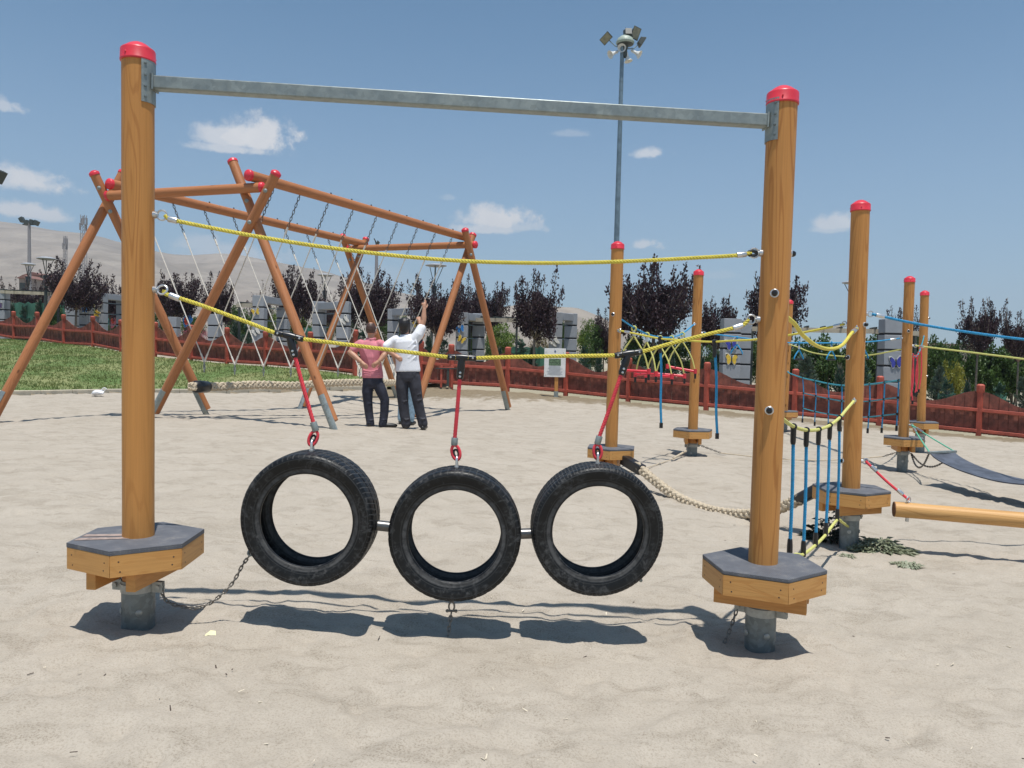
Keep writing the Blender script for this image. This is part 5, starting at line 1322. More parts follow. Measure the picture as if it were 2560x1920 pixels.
def build_portals():
    # (u left, u right, v top, v bottom guess, depth, second pillar, lintel, label, butterflies)
    def pillar(root, u0, u1, vt, Y, depth=.55, zb=None):
        a, b = P(u0, vt, Y), P(u1, vt, Y); w = b.x - a.x; zt = a.z; z0 = G(a.x, Y) - .1 if zb is None else zb; depth = depth * .8
        mb = MB(); cx = (a.x + b.x) / 2; cy = Y + depth / 2; n = max(3, round((zt - z0) / .62)); sh = .47
        z = zt
        while z > z0:
            lo = max(z0, z - sh); mb.box((cx, cy, (z + lo + .06) / 2), (w, depth, z - lo - .06), None, 0); mb.box((cx, cy, lo + .03), (w * .95, depth * .95, .064), None, 1); z = lo
        mb.build('pillar', ['portal_grey', 'portal_groove'], root, bevel=.01); return Vector((cx, Y, zt)), w
    spec = [(-22, 11, 725, 37, None, None, 'grey pillar at the left edge with a purple butterfly', [('butterfly_purple', -2, 765, .2)]),
            (197, 222, 735, 35, (165, 188, 741, 1.8), None, 'grey pillar pair with a blue and a yellow butterfly, left of the near post', [('butterfly_yellow', 212, 754, .4), ('butterfly_blue', 212, 775, 0)]),
            (236, 258, 732, 35.5, (290, 316, 738, 1.6), (732, 742), 'grey portal with white and yellow butterflies right beside the near left post', [('butterfly_edge', 244, 762, -.5), ('butterfly_yellow', 243, 784, 1.2)]),
            (519, 546, 785, 30, (420, 441, 792, 2.0), None, 'low grey pillar pair half hidden behind plum trees and swing legs', []),
            (631, 660, 738, 29.5, (691, 718, 768, 2.2), (739, 753), 'grey portal with a yellow butterfly, between the crossed swing legs', [('butterfly_yellow', 639, 780, .3), ('butterfly_edge', 640, 830, .6)]),
            (841, 872, 753, 28.5, (781, 810, 753, 1.4), (752, 766), 'grey portal with a white butterfly behind the pink-shirted person', [('butterfly_edge', 862, 801, .7)]),
            (1026, 1053, 769, 29, (969, 995, 772, 1.2), (770, 783), 'grey portal with a small yellow butterfly behind the raised arm', [('butterfly_yellow', 1041, 810, .2)]),
            (1140, 1170, 781, 28.5, (1182, 1212, 783, 1.4), (781, 794), 'grey portal with blue and yellow butterflies behind the right swing leg', [('butterfly_blue', 1151, 823, .3), ('butterfly_yellow', 1153, 849, -.5)]),
            (1375, 1407, 780, 27.5, (1414, 1444, 783, 1.0), (780, 793), 'grey portal with a white dragonfly directly behind the notice board', [('butterfly_edge', 1388, 856, .8)]),
            (1811, 1855, 796, 23.8, (1848, 1880, 800, .5), None, 'wide grey pillar with blue and yellow butterflies left of the near right post', [('butterfly_indigo', 1829, 862, .2), ('butterfly_yellow', 1829, 899, 0)]),
            (2214, 2258, 797, 23, None, None, 'grey pillar with an indigo butterfly left of the two rear right posts', [('butterfly_indigo', 2240, 907, .1)])]
    for u0, u1, vt, Y, sec, lin, lab, bf in spec:
        p = P((u0 + u1) / 2, vt, Y); root = thing('grey_portal', Vector((p.x, Y, G(p.x, Y))), lab, 'portal', 'grey portals along the path')
        c, w = pillar(root, u0, u1, vt, Y)
        if sec:
            Y2 = Y + sec[3]; c2, w2 = pillar(root, sec[0], sec[1], sec[2], Y2)
            if lin:
                a, b = Vector((c.x, Y + .27, c.z)), Vector((c2.x, Y2 + .27, c.z))
                d = (b - a); L = d.length; x = d.normalized(); r = Matrix((x, Vector((-x.y, x.x, 0)), Vector((0, 0, 1)))).transposed()
                mb = MB(); gap = (w / 2 + w2 / 2) * .9
                mb.box((a + b) / 2 + Vector((0, 0, -.13)), (max(.2, L - gap), .40, .26), r); mb.build('lintel', 'portal_grey', root, bevel=.01)
                mb = MB()
                for k in range(5): mb.box((a + b) / 2 + Vector((0, 0, -.42 - .5 * k)), (max(.2, L - gap), .03, .03), r)
                mb.build('trellis', 'pole_blue_grey', root)
        for m, u, v, ang in bf:
            butterfly(root, P(u, v, Y - .02), .30 if Y > 25 else .36, m, ang)
    # pergola rails that link the portals
    for (u0, v0, Y0, u1, v1, Y1, lab) in ((-60, 727, 37.3, 142, 735, 36.5, 'pale pergola rail at the left edge above the fence'), (1172, 799, 29.6, 1295, 801, 28.6, 'pale pergola rail between the portals left of the notice board'), (592, 763, 30.4, 632, 763, 30, 'short pale pergola rail left of the portal between the swing legs'),
                                          (1880, 822, 24.7, 2214, 829, 23.8, 'long pale pergola rail behind the front right post'), (2258, 832, 23.8, 2300, 834, 23.6, 'short pergola rail behind the two rear right posts')):
        a, b = P(u0, v0, Y0), P(u1, v1, Y1); d = b - a; r = d.normalized().to_track_quat('X', 'Z').to_matrix()
        mb = MB(); mb.box((a + b) / 2, (d.length, .10, .14), r, 0); mb.box((a + b) / 2 + Vector((0, .5, .02)), (d.length, .10, .14), r, 0)
        n = int(d.length / .45)
        for k in range(n): mb.box(a.lerp(b, (k + .5) / n) + Vector((0, .25, .10)), (.05, .9, .06), r, 1)
        for f in (.02, .98): q = a.lerp(b, f); mb.box((q.x, q.y + .25, (q.z + G(q.x, q.y)) / 2), (.08, .08, q.z - G(q.x, q.y)), None, 1)
        tag(mb.build('pergola_rail', ['concrete', 'lamp_dark'], None, Matrix.Translation((a + b) / 2)), lab, 'pergola', 'pergola rails')

# ------------------------------------------------------------------ lamps and masts
def build_lamps():
    # tall floodlight mast
    Y = 40; base = P(1531, 960, Y); base.z = G(base.x, Y); top = P(1556, 112, Y); sc = Y / FPX
    t = thing('floodlight_mast', base, 'tall blue-grey floodlight mast with horn speakers rising behind the wooden posts', 'lamp post')
    mb = MB(); mb.tube([base, base.lerp(top, .5), top], [.165, .135, .095], 20); mb.build('pole', 'pole_blue_grey', t)
    c = P(1563, 100, Y)
    mb = MB(); mb.lathe(c + Vector((0, 0, -.16)), (0, 0, 1), [(.42, -.06), (.46, 0), (.46, .05), (.38, .22), (.22, .34), (0, .38)], 24, 0); mb.lathe(c + Vector((0, 0, -.16)), (0, 0, 1), [(.42, -.06), (.2, -.10), (.12, -.3), (.12, -.7)], 24, 1); mb.cyl(c + Vector((0, 0, .2)), c + Vector((0, 0, .62)), .01, seg=6, m=1); mb.build('dome', ['lamp_shell', 'lamp_dark'], t)
    def flood(u, v, face, upv, wd, hg):
        q = P(u, v, Y); f = Vector(face).normalized(); up = Vector(upv); up = (up - f * up.dot(f)).normalized(); s = up.cross(f); r = Matrix((s, up, f)).transposed()
        mb = MB(); 
        pr = [(-wd / 2, -hg / 2), (wd / 2, -hg / 2), (wd / 2, hg / 2), (-wd / 2, hg / 2)]
        fr = [q + s * a + up * b for a, b in pr]; bk = [q - f * .24 + s * a * .55 + up * b * .6 for a, b in pr]
        mb.add(fr + bk, [(4, 7, 6, 5), (0, 1, 5, 4), (1, 2, 6, 5), (2, 3, 7, 6), (3, 0, 4, 7), (0, 3, 2, 1)])
        o = mb.build('floodlight', 'lamp_dark', t, bevel=.02); mb = MB(); mb.box(q + f * .012, (wd * .86, hg * .86, .02), r); mb.build('lamp_glass', 'lamp_glass', o)
        mb = MB(); h = Vector((c.x, c.y, c.z - .45)); mb.tube([q - f * .1, q.lerp(h, .5) - Vector((0, 0, .12)), h], .028, 8); mb.build('bracket', 'pole_blue_grey', o)
    flood(1515, 96, (-.35, -.75, -.55), (-.6, -.1, .6), .62, .40); flood(1590, 83, (.35, -.85, -.25), (.25, 0, 1), .46, .62); flood(1607, 107, (.9, .1, -.55), (.6, 0, .8), .5, .5); flood(1570, 86, (0, 1, -.4), (0, 0, 1), .5, .5)
    def horn(u, v, d, tilt):
        q = P(u, v, Y); dv = Vector(d).normalized(); mb = MB()
        mb.lathe(q, dv, [(.05, -.34), (.07, -.30), (.07, -.18), (.075, -.10), (.10, 0), (.15, .1), (.21, .17), (.215, .18), (.19, .165), (.12, .08), (.05, .0), (0, -.02)], 20); mb.build('horn_speaker', 'white_paint', t)
    horn(1532, 134, (-.75, -.35, -.45), 0); horn(1554, 122, (-.1, -1, -.12), 0); horn(1592, 133, (.75, -.3, -.5), 0); horn(1569, 145, (.25, -.1, -1), 0)
    # disc-head park lamps
    def disc_lamp(u, v, Y, wpx, ub, lab, extra=False):
        tp = P(u, v, Y); b = P(ub, v + 150, Y); R = wpx * Y / FPX / 2; g = G(b.x, Y); t = thing('park_lamp', Vector((b.x, Y, g)), lab, 'lamp post', 'park lamps with disc heads')
        hub = Vector((b.x * .3 + tp.x * .7, Y, tp.z - R * 1.9))
        mb = MB(); mb.tube([Vector((b.x, Y, g)), Vector((hub.x, Y, hub.z))], [.075, .065], 12); mb.tube([hub - Vector((0, 0, .45)), hub, hub + Vector((0, 0, .05))], [.09, .13, .10], 12); mb.build('pole', 'lamp_dark', t)
        mb = MB(); mb.lathe(tp, (0, 0, 1), [(0, -.04), (R * .55, -.04), (R * .97, 0), (R, .02), (R * .96, .045), (R * .5, .10), (0, .12)], 28); mb.build('disc_shade', 'portal_grey', t)
        mb = MB()
        for k in range(3):
            a = 2 * PI * k / 3 + .5; e = tp + Vector((math.cos(a) * R * .72, math.sin(a) * R * .72, 0)); mb.cyl(hub, e, .016, seg=6)
        mb.cyl(hub, tp, .02, seg=6); mb.build('stay_rod', 'lamp_dark', t)
    disc_lamp(116, 648, 36, 44, 113, 'park lamp with disc head on the left, in front of the bare hill'); disc_lamp(71, 662, 44, 33, 68, 'park lamp with disc head farthest left, beside the thin floodlight mast')
    disc_lamp(814, 689, 42, 41, 806, 'park lamp with disc head behind the plum tree left of the people'); disc_lamp(1090, 665, 38, 54, 1077, 'park lamp with large disc head above the raised hand'); disc_lamp(2128, 708, 36, 44, 2140, 'park lamp with disc head mostly hidden by the front right post')
    # distant floodlight masts
    def far_mast(u, v, Y, wpx, lab, vb=880):
        tp = P(u, v, Y); b = Vector((tp.x - .0, Y, 0)); t = thing('distant_mast', b, lab, 'lamp post', 'distant floodlight masts'); w = wpx * Y / FPX
        mb = MB(); mb.tube([b, tp], [.28, .16], 10); mb.build('pole', 'mast_far', t); mb = MB()
        for k, dx in enumerate((-.5, -.18, .2, .5)): mb.box(tp + Vector((dx * w * .9, 0, (.35, .0, .1, .0)[k])), (w * .24, .5, .55), Matrix.Rotation((-.5, -.3, .3, .5)[k], 3, 'Y'))
        mb.box(tp - Vector((0, 0, .2)), (w * .8, .15, .15)); mb.build('lamp_head', 'lamp_dark', t)
    far_mast(73, 557, 95, 40, 'slim distant floodlight mast at far left in front of the hill'); far_mast(1043, 718, 120, 20, 'tiny distant floodlight mast between two plum trees'); far_mast(942, 610, 90, 8, 'thin mast above the plum tree behind the people'); far_mast(-26, 441, 34, 52, 'floodlight mast cut off by the left edge')
    def tower(u, v, Y, wpx, lab):
        tp = P(u, v, Y); w = wpx * Y / FPX / 2; t = thing('lattice_tower', Vector((tp.x, Y, 0)), lab, 'tower', 'lattice towers before the hill'); mb = MB(); n = 20
        for sx, sy in ((-1, -1), (1, -1), (1, 1), (-1, 1)): mb.cyl((tp.x + sx * w * 1.0, Y + sy * w, 0), (tp.x + sx * w * .7, Y + sy * w * .7, tp.z), .06, seg=6)
        for k in range(n):
            z0, z1 = tp.z * k / n, tp.z * (k + 1) / n
            for sy in (-1, 1): mb.cyl((tp.x - w * .85, Y + sy * w * .85, z0), (tp.x + w * .85, Y + sy * w * .85, z1), .035, seg=5); mb.cyl((tp.x + w * .85, Y + sy * w * .85, z0), (tp.x - w * .85, Y + sy * w * .85, z1), .035, seg=5)
        mb.build('lattice', 'mast_far', t); mb = MB()
        for k in range(5): a = k * 1.26; mb.box((tp.x + math.cos(a) * w * 1.15, Y + math.sin(a) * w * 1.15, tp.z - 1.2 - 1.0 * (k % 2)), (.3, .2, 1.3))
        mb.build('antenna', 'mast_far', t)
    tower(209, 538, 150, 13, 'taller lattice radio tower behind the left swing leg'); tower(163, 590, 170, 8, 'thinner lattice tower left of the swing leg')
    # far houses
    for u, v, Y, w, h, lab in ((112, 694, 130, 1.8, 3.6, 'small brown house under the hill behind the left park lamp'), (92, 701, 126, 1.2, 2.4, 'low brown annex beside the small house under the hill')):
        p = P(u, v, Y); t = thing('house', Vector((p.x, Y, 0)), lab, 'house', 'houses under the hill'); mb = MB(); mb.box((p.x, Y, p.z / 2), (w * 1.6, 6, p.z)); mb.build('wall', 'house_wall', t); mb = MB(); mb.prism([(p.x - w, Y - 3.4, p.z + .02), (p.x + w, Y - 3.4, p.z + .02), (p.x, Y - 3.4, p.z + .6)], (0, 6.8, 0)); mb.build('roof', 'house_roof', t)
        mb = MB(); [mb.box((p.x + k * w * .35, Y - 3.01, p.z - 1.2), (.9, .06, 1.1)) for k in (-1, 1)]; mb.build('window', 'lamp_dark', t)
    for u, v, Y, w, lab in ((2372, 862, 230, 14, 'pale distant block seen between shrubs on the right'), (1890, 856, 200, 10, 'pinkish distant house between the wide pillar and the near right post')):
        p = P(u, v, Y); t = thing('house', Vector((p.x, Y, 0)), lab, 'house'); mb = MB(); mb.box((p.x, Y, p.z / 2), (w, 8, p.z)); mb.build('wall', 'house_wall', t); mb = MB(); mb.box((p.x, Y, p.z + .12), (w + .8, 8.8, .25)); mb.build('roof', 'house_roof', t)
# ------------------------------------------------------------------ vegetation
def leaf_quad(vs, fs, c, d, n, L, w):
    d = d.normalized(); s = d.cross(n)
    if s.length < 1e-4: s = Vector((1, 0, 0))
    s.normalize(); k = len(vs)
    vs += [c - d * L * .5, c + s * w * .5, c + d * L * .5, c - s * w * .5]; fs.append((k, k + 1, k + 2, k + 3))
def rvec(r):
    while True:
        v = Vector((r.uniform(-1, 1), r.uniform(-1, 1), r.uniform(-1, 1)))
        if .05 < v.length < 1: return v.normalized()
def mesh_of(name, vs, fs, mats):
    me = bpy.data.meshes.new(name); me.from_pydata([tuple(v) for v in vs], [], fs)
    for m in mats: me.materials.append(MATS[m])
    me.update(); return me
def tube_mesh(name, tubes, mat, seg=7):
    mb = MB()
    for pts, rs in tubes: mb.tube(pts, rs, seg)
    me = mesh_of(name, mb.v, mb.f, [mat]); me.polygons.foreach_set('use_smooth', [True] * len(me.polygons)); return me
def plum(seed, shoots=46, spread=1.15, leaves=165, sparse=1.0, fk=1.1):
    r = random.Random(seed); vs, fs, tubes = [], [], []
    fork = Vector((0, 0, fk)); tubes.append(([Vector((0, 0, -.1)), Vector((.02, 0, fk * .5)), fork], [.07, .06, .055]))
    limbs = []
    for k in range(7):
        a = 2 * PI * k / 7 + r.uniform(-.3, .3); e = fork + Vector((math.cos(a) * .55 * spread, math.sin(a) * .55 * spread, r.uniform(.35, .8))); tubes.append(([fork, fork.lerp(e, .5) + Vector((0, 0, -.04)), e], [.04, .03, .022])); limbs.append((e, a))
    for k in range(shoots):
        e, a0 = limbs[k % 7]; a = a0 + r.uniform(-1.3, 1.3); out = r.random() ** .6 * spread
        st = fork.lerp(e, r.uniform(.35, 1.0)) + rvec(r) * .15
        hgt = r.uniform(.35, 1.45) * (1.08 - .16 * out / spread) * (1.25 if r.random() < .13 else 1)
        tip = st + Vector((math.cos(a) * out * 1.0, math.sin(a) * out * 1.0, hgt)); mid = st.lerp(tip, .5) + Vector((math.cos(a) * .14, math.sin(a) * .14, -.06))
        pts = crom([st, mid, tip], .12); tubes.append((pts[::2] if len(pts) > 4 else pts, .010))
        n = int(leaves * sparse * r.uniform(.6, 1.2))
        for _ in range(n):
            f = r.random() ** .75; p = pts[int(f * (len(pts) - 1))]; wd = .34 * (1 - f) ** .6 + .06
            o = rvec(r); c = p + o * wd * r.random() ** .6 + Vector((0, 0, r.uniform(-.06, .06)))
            leaf_quad(vs, fs, c, (o + Vector((0, 0, .5)) + rvec(r) * .6), rvec(r), r.uniform(.06, .115), r.uniform(.045, .07))
    cl = [(Vector((math.cos(a) * q, math.sin(a) * q, z)), w) for a, q, z, w in [(r.uniform(0, 6.3), r.random() ** .5 * .85 * spread, fk + r.uniform(.2, 1.15), r.uniform(.2, .36)) for _ in range(24)]]
    for _ in range(int(5200 * sparse)):
        c0, w = cl[r.randrange(len(cl))]; o = rvec(r); c = c0 + o * w * r.random() ** .5
        leaf_quad(vs, fs, c, o + rvec(r), rvec(r), r.uniform(.06, .12), r.uniform(.045, .075))
    zt = sorted(v.z for v in vs)[-12]; k = 3.2 / zt
    for v in vs: v *= k
    tubes = [([p * k for p in pts], [q * k for q in rs] if isinstance(rs, list) else rs) for pts, rs in tubes]
    return mesh_of('crown', vs, fs, ['leaf_plum']), tube_mesh('trunk', tubes, 'bark')
def bush(seed, mat, n=5200, kind='round', leaf=.09):
    r = random.Random(seed); vs, fs, tubes = [], [], []
    if kind == 'round':
        cl = []
        for _ in range(44):
            o = rvec(r); rad = r.uniform(.35, .86) ; cl.append((Vector((o.x * rad, o.y * rad, .98 + o.z * .82 * rad + r.uniform(-.05, .12))), r.uniform(.16, .34)))
        cl.append((Vector((0, 0, .9)), .6))
        for _ in range(n):
            c, q = cl[r.randrange(len(cl))]; o = rvec(r); p = c + o * q * r.random() ** .4
            if p.z < .02: continue
            leaf_quad(vs, fs, p, o + rvec(r) * .8, rvec(r), r.uniform(.7, 1.3) * leaf, r.uniform(.45, .7) * leaf)
        for k in range(5): a = k * 1.26; tubes.append(([Vector((0, 0, -.1)), Vector((math.cos(a) * .3, math.sin(a) * .3, 1.1))], [.045, .015]))
    else:
        for k in range(150 if kind == 'cone' else 120):
            z = r.random() ** 1.25 * 1.8; a = r.uniform(0, 2 * PI); R = (.62 if kind == 'cone' else .95) * (1 - z / 2.0) ** .8 + .05
            st = Vector((0, 0, z)); tip = Vector((math.cos(a) * R, math.sin(a) * R, z + (.30 if kind == 'cone' else .12) * r.uniform(.5, 1.4)))
            tubes.append(([st, tip], [.012, .004]))
            for _ in range(n // 140):
                f = r.random() ** .6; p = st.lerp(tip, f); sd = Vector((-math.sin(a), math.cos(a), 0)) * r.uniform(-1, 1) * .22 * (1.15 - f); p = p + sd + Vector((0, 0, r.uniform(-.04, .05)))
                d = (tip - st).normalized() + sd * 2.5 + Vector((0, 0, .2)); leaf_quad(vs, fs, p, d, rvec(r), r.uniform(.9, 1.7) * leaf, .34 * leaf)
        tubes.append(([Vector((0, 0, -.1)), Vector((0, 0, 1.8))], [.05, .01]))
    zt = sorted(v.z for v in vs)[-10]; k = 2.0 / zt
    for v in vs: v *= k
    return mesh_of('foliage', vs, fs, [mat]), tube_mesh('stem', tubes, 'bark', 5)

def build_plants():
    rnd = random.Random(21)
    plums = [plum(1), plum(2, 40, 1.0), plum(3, 52, 1.3), plum(4, 34, 1.0, 120, .6), plum(5, 44, .9), plum(6, 40, 1.0, 150, .85, 1.9)]
    def put(kind, crown, trunk, loc, s, sw, rot, label, cat, group, pn=('crown', 'trunk')):
        t = bpy.data.objects.new(kind, None); t.empty_display_size = .1; link(t, Matrix.Translation(Vector(loc))); tag(t, label, cat, group)
        fr = Matrix.Translation(Vector(loc)) @ Matrix.Rotation(rot, 4, 'Z') @ Matrix.Diagonal((sw, sw, s, 1))
        for nm, me in zip(pn, (crown, trunk)):
            o = bpy.data.objects.new(nm, me); link(o, fr, t)
        return t
    T = [  # u centre, v top, half width px, depth, variant, label
        (2, 690, 34, 40, 4, 'purple-leaved tree cut by the left edge above the grey pillar'), (45, 676, 26, 40, 3, 'thin purple-leaved tree beside the farthest left park lamp'), (92, 700, 30, 42, 4, 'low purple-leaved tree behind the left park lamp'),
        (190, 642, 55, 34.3, 2, 'large purple-leaved tree behind the left swing leg, below the radio towers'), (275, 688, 38, 39, 4, 'purple-leaved tree just left of the near left post'), (342, 690, 30, 40, 1, 'purple-leaved tree mostly hidden by the near left post'),
        (446, 678, 48, 33, 0, 'dark purple-leaved tree right of the near left post'), (548, 682, 52, 35, 4, 'purple-leaved tree with tall left shoot behind the front swing leg'), (652, 704, 30, 43, 3, 'small thin purple-leaved tree over the portal between the swing legs'),
        (742, 668, 46, 35, 0, 'purple-leaved tree between the two middle swing legs, white ropes crossing it'), (814, 693, 32, 38, 3, 'sparse purple-leaved tree in front of a disc lamp'), (926, 662, 58, 33, 2, 'big purple-leaved tree directly behind the pink-shirted person'),
        (1092, 690, 56, 28, 2, 'purple-leaved tree behind the pointing hand'), (1168, 684, 34, 33, 4, 'narrow purple-leaved tree beside the far right swing leg'), (1222, 700, 44, 38, 0, 'purple-leaved tree between the far swing leg and the spiky one'),
        (1340, 668, 66, 26.6, 1, 'purple-leaved tree with spiky upright shoots left of the notice board'), (1640, 636, 88, 29, 2, 'largest purple-leaved tree, behind the red trapeze bars'), (1512, 770, 16, 33, 4, 'small purple-leaved tree left of the trapeze bars'),
        (1795, 738, 46, 33, 0, 'purple-leaved tree behind the wide grey pillar with a yellow butterfly'), (1938, 684, 66, 31, 0, 'purple-leaved tree behind the near right post'), (2262, 764, 46, 33, 5, 'purple-leaved tree behind the two rear right posts'),
        (2450, 742, 58, 25, 5, 'tall purple-leaved tree with pale trunk near the right edge'), (2552, 770, 40, 25, 5, 'sparse purple and green tree cut by the right edge')]
    for u, vt, hw, Y, k, lab in T:
        p = P(u, vt, Y); g = G(p.x, Y); s = (p.z - g) / 3.2; sw = hw * Y / FPX / 1.25
        put('plum_tree', plums[k][0], plums[k][1], (p.x, Y, g), s, max(sw, s * .55), rnd.uniform(0, 6.28), lab, 'tree', 'purple-leaved trees')
    V = {'green': bush(11, 'leaf_green', 5200), 'green2': bush(12, 'leaf_green', 5200, leaf=.11), 'bright': bush(13, 'leaf_bright', 4600), 'grey': bush(14, 'leaf_grey', 5600, 'spread', .10),
         'cone': bush(15, 'leaf_conifer', 5600, 'cone', .10), 'cone2': bush(16, 'leaf_conifer', 5200, 'spread', .11), 'yellow': bush(17, 'leaf_yellow', 3600), 'dry': bush(18, 'leaf_dry', 2600), 'pink': bush(19, 'leaf_pink', 900), 'tall': bush(20, 'leaf_green', 6500, leaf=.12)}
    cname = {'green': 'dark green round shrub', 'green2': 'green leafy shrub', 'bright': 'bright green round bush', 'grey': 'grey-green spreading conifer', 'cone': 'bluish green cypress shrub', 'cone2': 'bluish green juniper', 'yellow': 'yellow-green bush', 'dry': 'dry brownish bush', 'pink': 'pink flowering bush', 'tall': 'tall dark green shrub'}
    Sh = [(30, 755, 26, 39, 'cone', 'at the left edge above the fence'), (62, 762, 24, 39, 'cone2', 'right of the leftmost pillar'), (98, 748, 28, 39, 'cone', 'below the left park lamp'), (138, 752, 28, 39, 'green', 'crossed by the left swing leg'), (150, 775, 24, 39, 'cone2', 'low beside the left swing leg'),
          (229, 745, 16, 47, 'bright', 'between two grey pillars left of the near post'), (276, 745, 24, 48, 'green2', 'inside the portal left of the near post'), (405, 760, 30, 40, 'green', 'right of the near left post under the plum tree'), (480, 790, 32, 38, 'green', 'under the plum trees right of the near left post'),
          (462, 812, 16, 31, 'pink', 'over the fence right of the near left post'), (508, 812, 12, 31, 'pink', 'small, over the fence between swing legs'), (598, 763, 34, 40, 'green2', 'left of the portal between the swing legs'), (590, 800, 30, 33, 'cone', 'behind the fence left of the yellow-butterfly portal'), (618, 806, 22, 33, 'cone2', 'behind the fence beside the yellow-butterfly portal'),
          (675, 762, 22, 44, 'bright', 'seen through the portal between the swing legs'), (752, 784, 36, 36, 'bright', 'just right of the front swing leg'), (745, 815, 30, 31, 'cone', 'low behind the fence right of the front swing leg'), (822, 770, 26, 44, 'green', 'inside the portal left of the people'), (884, 790, 22, 38, 'grey', 'left of the pink-shirted person'),
          (905, 820, 26, 31, 'cone2', 'behind the head of the pink-shirted person'), (955, 792, 26, 38, 'green', 'between the two people'), (1008, 782, 22, 46, 'bright', 'inside the portal behind the black-haired person'), (1072, 838, 26, 32, 'cone', 'right of the pointing arm'), (1112, 846, 26, 31, 'cone2', 'behind the fence left of the blue-butterfly portal'),
          (1176, 800, 14, 42, 'green2', 'inside the blue-butterfly portal'), (1255, 806, 40, 35, 'bright', 'right of the far swing leg'), (1235, 835, 30, 37, 'green', 'dark, under the bright bush by the far swing leg'), (1250, 868, 22, 28, 'cone', 'low behind the fence by the far swing leg'), (1302, 846, 34, 29, 'cone2', 'under the spiky plum tree'), (1352, 826, 26, 34, 'dry', 'left of the portal behind the notice board'), (1332, 862, 24, 28, 'cone', 'left of the notice board'),
          (1410, 800, 12, 42, 'green', 'inside the portal behind the notice board'), (1470, 796, 32, 34, 'bright', 'right of the notice board'), (1500, 812, 36, 33, 'green', 'left of the post behind the right tyre'), (1462, 862, 22, 27, 'cone2', 'low, right of the notice board'), (1498, 878, 24, 26, 'cone', 'low behind the fence left of the trapeze post'), (1590, 838, 40, 30, 'green', 'behind the red trapeze bars on the left'), (1655, 834, 44, 30, 'tall', 'behind the red trapeze bars'),
          (1715, 842, 40, 30, 'green', 'behind the trapeze bars on the right'), (1600, 880, 34, 26, 'cone2', 'low behind the leftmost trapeze bar'), (1680, 884, 34, 26, 'cone', 'low behind the middle trapeze bar'), (1775, 862, 36, 28, 'green2', 'between a wooden post and the wide grey pillar'), (1790, 868, 26, 24.5, 'grey', 'left of the wide grey pillar'), (1756, 884, 22, 25, 'cone', 'low, right of a wooden post under the trapeze ropes'),
          (1900, 846, 36, 29, 'green', 'right of the wide grey pillar'), (2000, 842, 50, 27, 'tall', 'right of the near right post'), (2066, 832, 50, 27, 'tall', 'behind the stirrup handles'), (2130, 836, 46, 27, 'green2', 'behind the front right post'), (2192, 828, 44, 28, 'tall', 'left of the indigo-butterfly pillar'), (2012, 884, 50, 22.5, 'grey', 'above the cargo net'), (2160, 900, 34, 22.5, 'cone2', 'over the fence right of the front right post'), (2100, 912, 34, 22, 'cone', 'low behind the cargo net'),
          (2296, 840, 40, 27, 'green', 'between the two rear posts'), (2346, 836, 40, 26, 'green2', 'right of the rearmost post'), (2350, 912, 34, 21.5, 'grey', 'right of the rearmost post, low'), (2386, 900, 28, 23, 'yellow', 'left of the tall tree on the right'), (2412, 838, 40, 27, 'green2', 'left of the tall tree with pale trunk'), (2470, 850, 48, 27, 'tall', 'behind the pale trunk on the right'), (2540, 842, 46, 27, 'green2', 'at the right edge'), (2512, 856, 40, 28, 'tall', 'dark, left of the right edge'),
          (2370, 945, 30, 20.5, 'cone2', 'behind the fence below the yellow-green bush'), (2420, 950, 26, 20.5, 'cone', 'behind the fence left of the last post'), (2500, 955, 36, 20, 'cone2', 'behind the fence near the right edge'), (2560, 935, 30, 20.5, 'grey', 'cut by the right edge above the fence'), (2610, 860, 60, 26, 'green', 'beyond the right edge'), (2290, 960, 24, 21, 'cone', 'low behind the red rope bundle')]
    for u, vt, hw, Y, k, where in Sh:
        p = P(u, vt, Y); g = G(p.x, Y); s = (p.z - g) / 2.0; sw = hw * Y / FPX / .9
        put('shrub', V[k][0], V[k][1], (p.x, Y, g), s, sw, rnd.uniform(0, 6.28), cname[k] + ' ' + where, 'shrub', 'shrubs behind the fence', ('foliage', 'stem'))
    # green mesh screens behind the shrubs
    for u0, u1, vt, Y, lab in ((20, 160, 757, 39, 'green mesh screen at the far left behind the shrubs'), (2345, 2520, 985, 20.9, 'green mesh screen behind the last fence panels on the right'), (735, 785, 820, 34, 'short green mesh screen right of the front swing leg'), (1265, 1365, 868, 30, 'green mesh screen left of the notice board')):
        a, b = P(u0, vt, Y), P(u1, vt, Y); mb = MB(); n = 14; z0 = G((a.x + b.x) / 2, Y) - .1
        for k in range(n):
            p, q = a.lerp(b, k / n), a.lerp(b, (k + 1) / n); w0, w1 = .06 * math.sin(k * 1.9), .06 * math.sin((k + 1) * 1.9)
            mb.prism([(p.x, Y + w0, z0), (q.x, Y + w1, z0), (q.x, Y + w1, q.z - .05 * math.sin(k * 2.7)), (p.x, Y + w0, p.z - .05 * math.sin(k * 2.7 - 2.7))], (0, .012, 0))
        tag(mb.build('mesh_screen', 'green_screen', None, Matrix.Translation((a + b) / 2), smooth=0), lab, 'screen', 'green mesh screens')
    # coloured figures of the play corner far left, shown as plain shapes
    for u, v, Y, h, m, lab in ((229, 757, 44, 1.0, 'toy_yellow', 'yellow and red feather-shaped ornament between the left pillars'), (266, 800, 40, .75, 'toy_teal', 'small teal play ornament left of the near left post'), (285, 797, 40, .8, 'toy_pink', 'small pink play ornament left of the near left post'), (469, 800, 34, .5, 'butterfly_blue', 'blue play ornament above the fence between swing legs'), (405, 754, 38, .7, 'toy_red', 'small red ornament beside the near left post')):
        p = P(u, v, Y); t = thing('garden_ornament', Vector((p.x, Y, G(p.x, Y))), lab, 'ornament'); mb = MB()
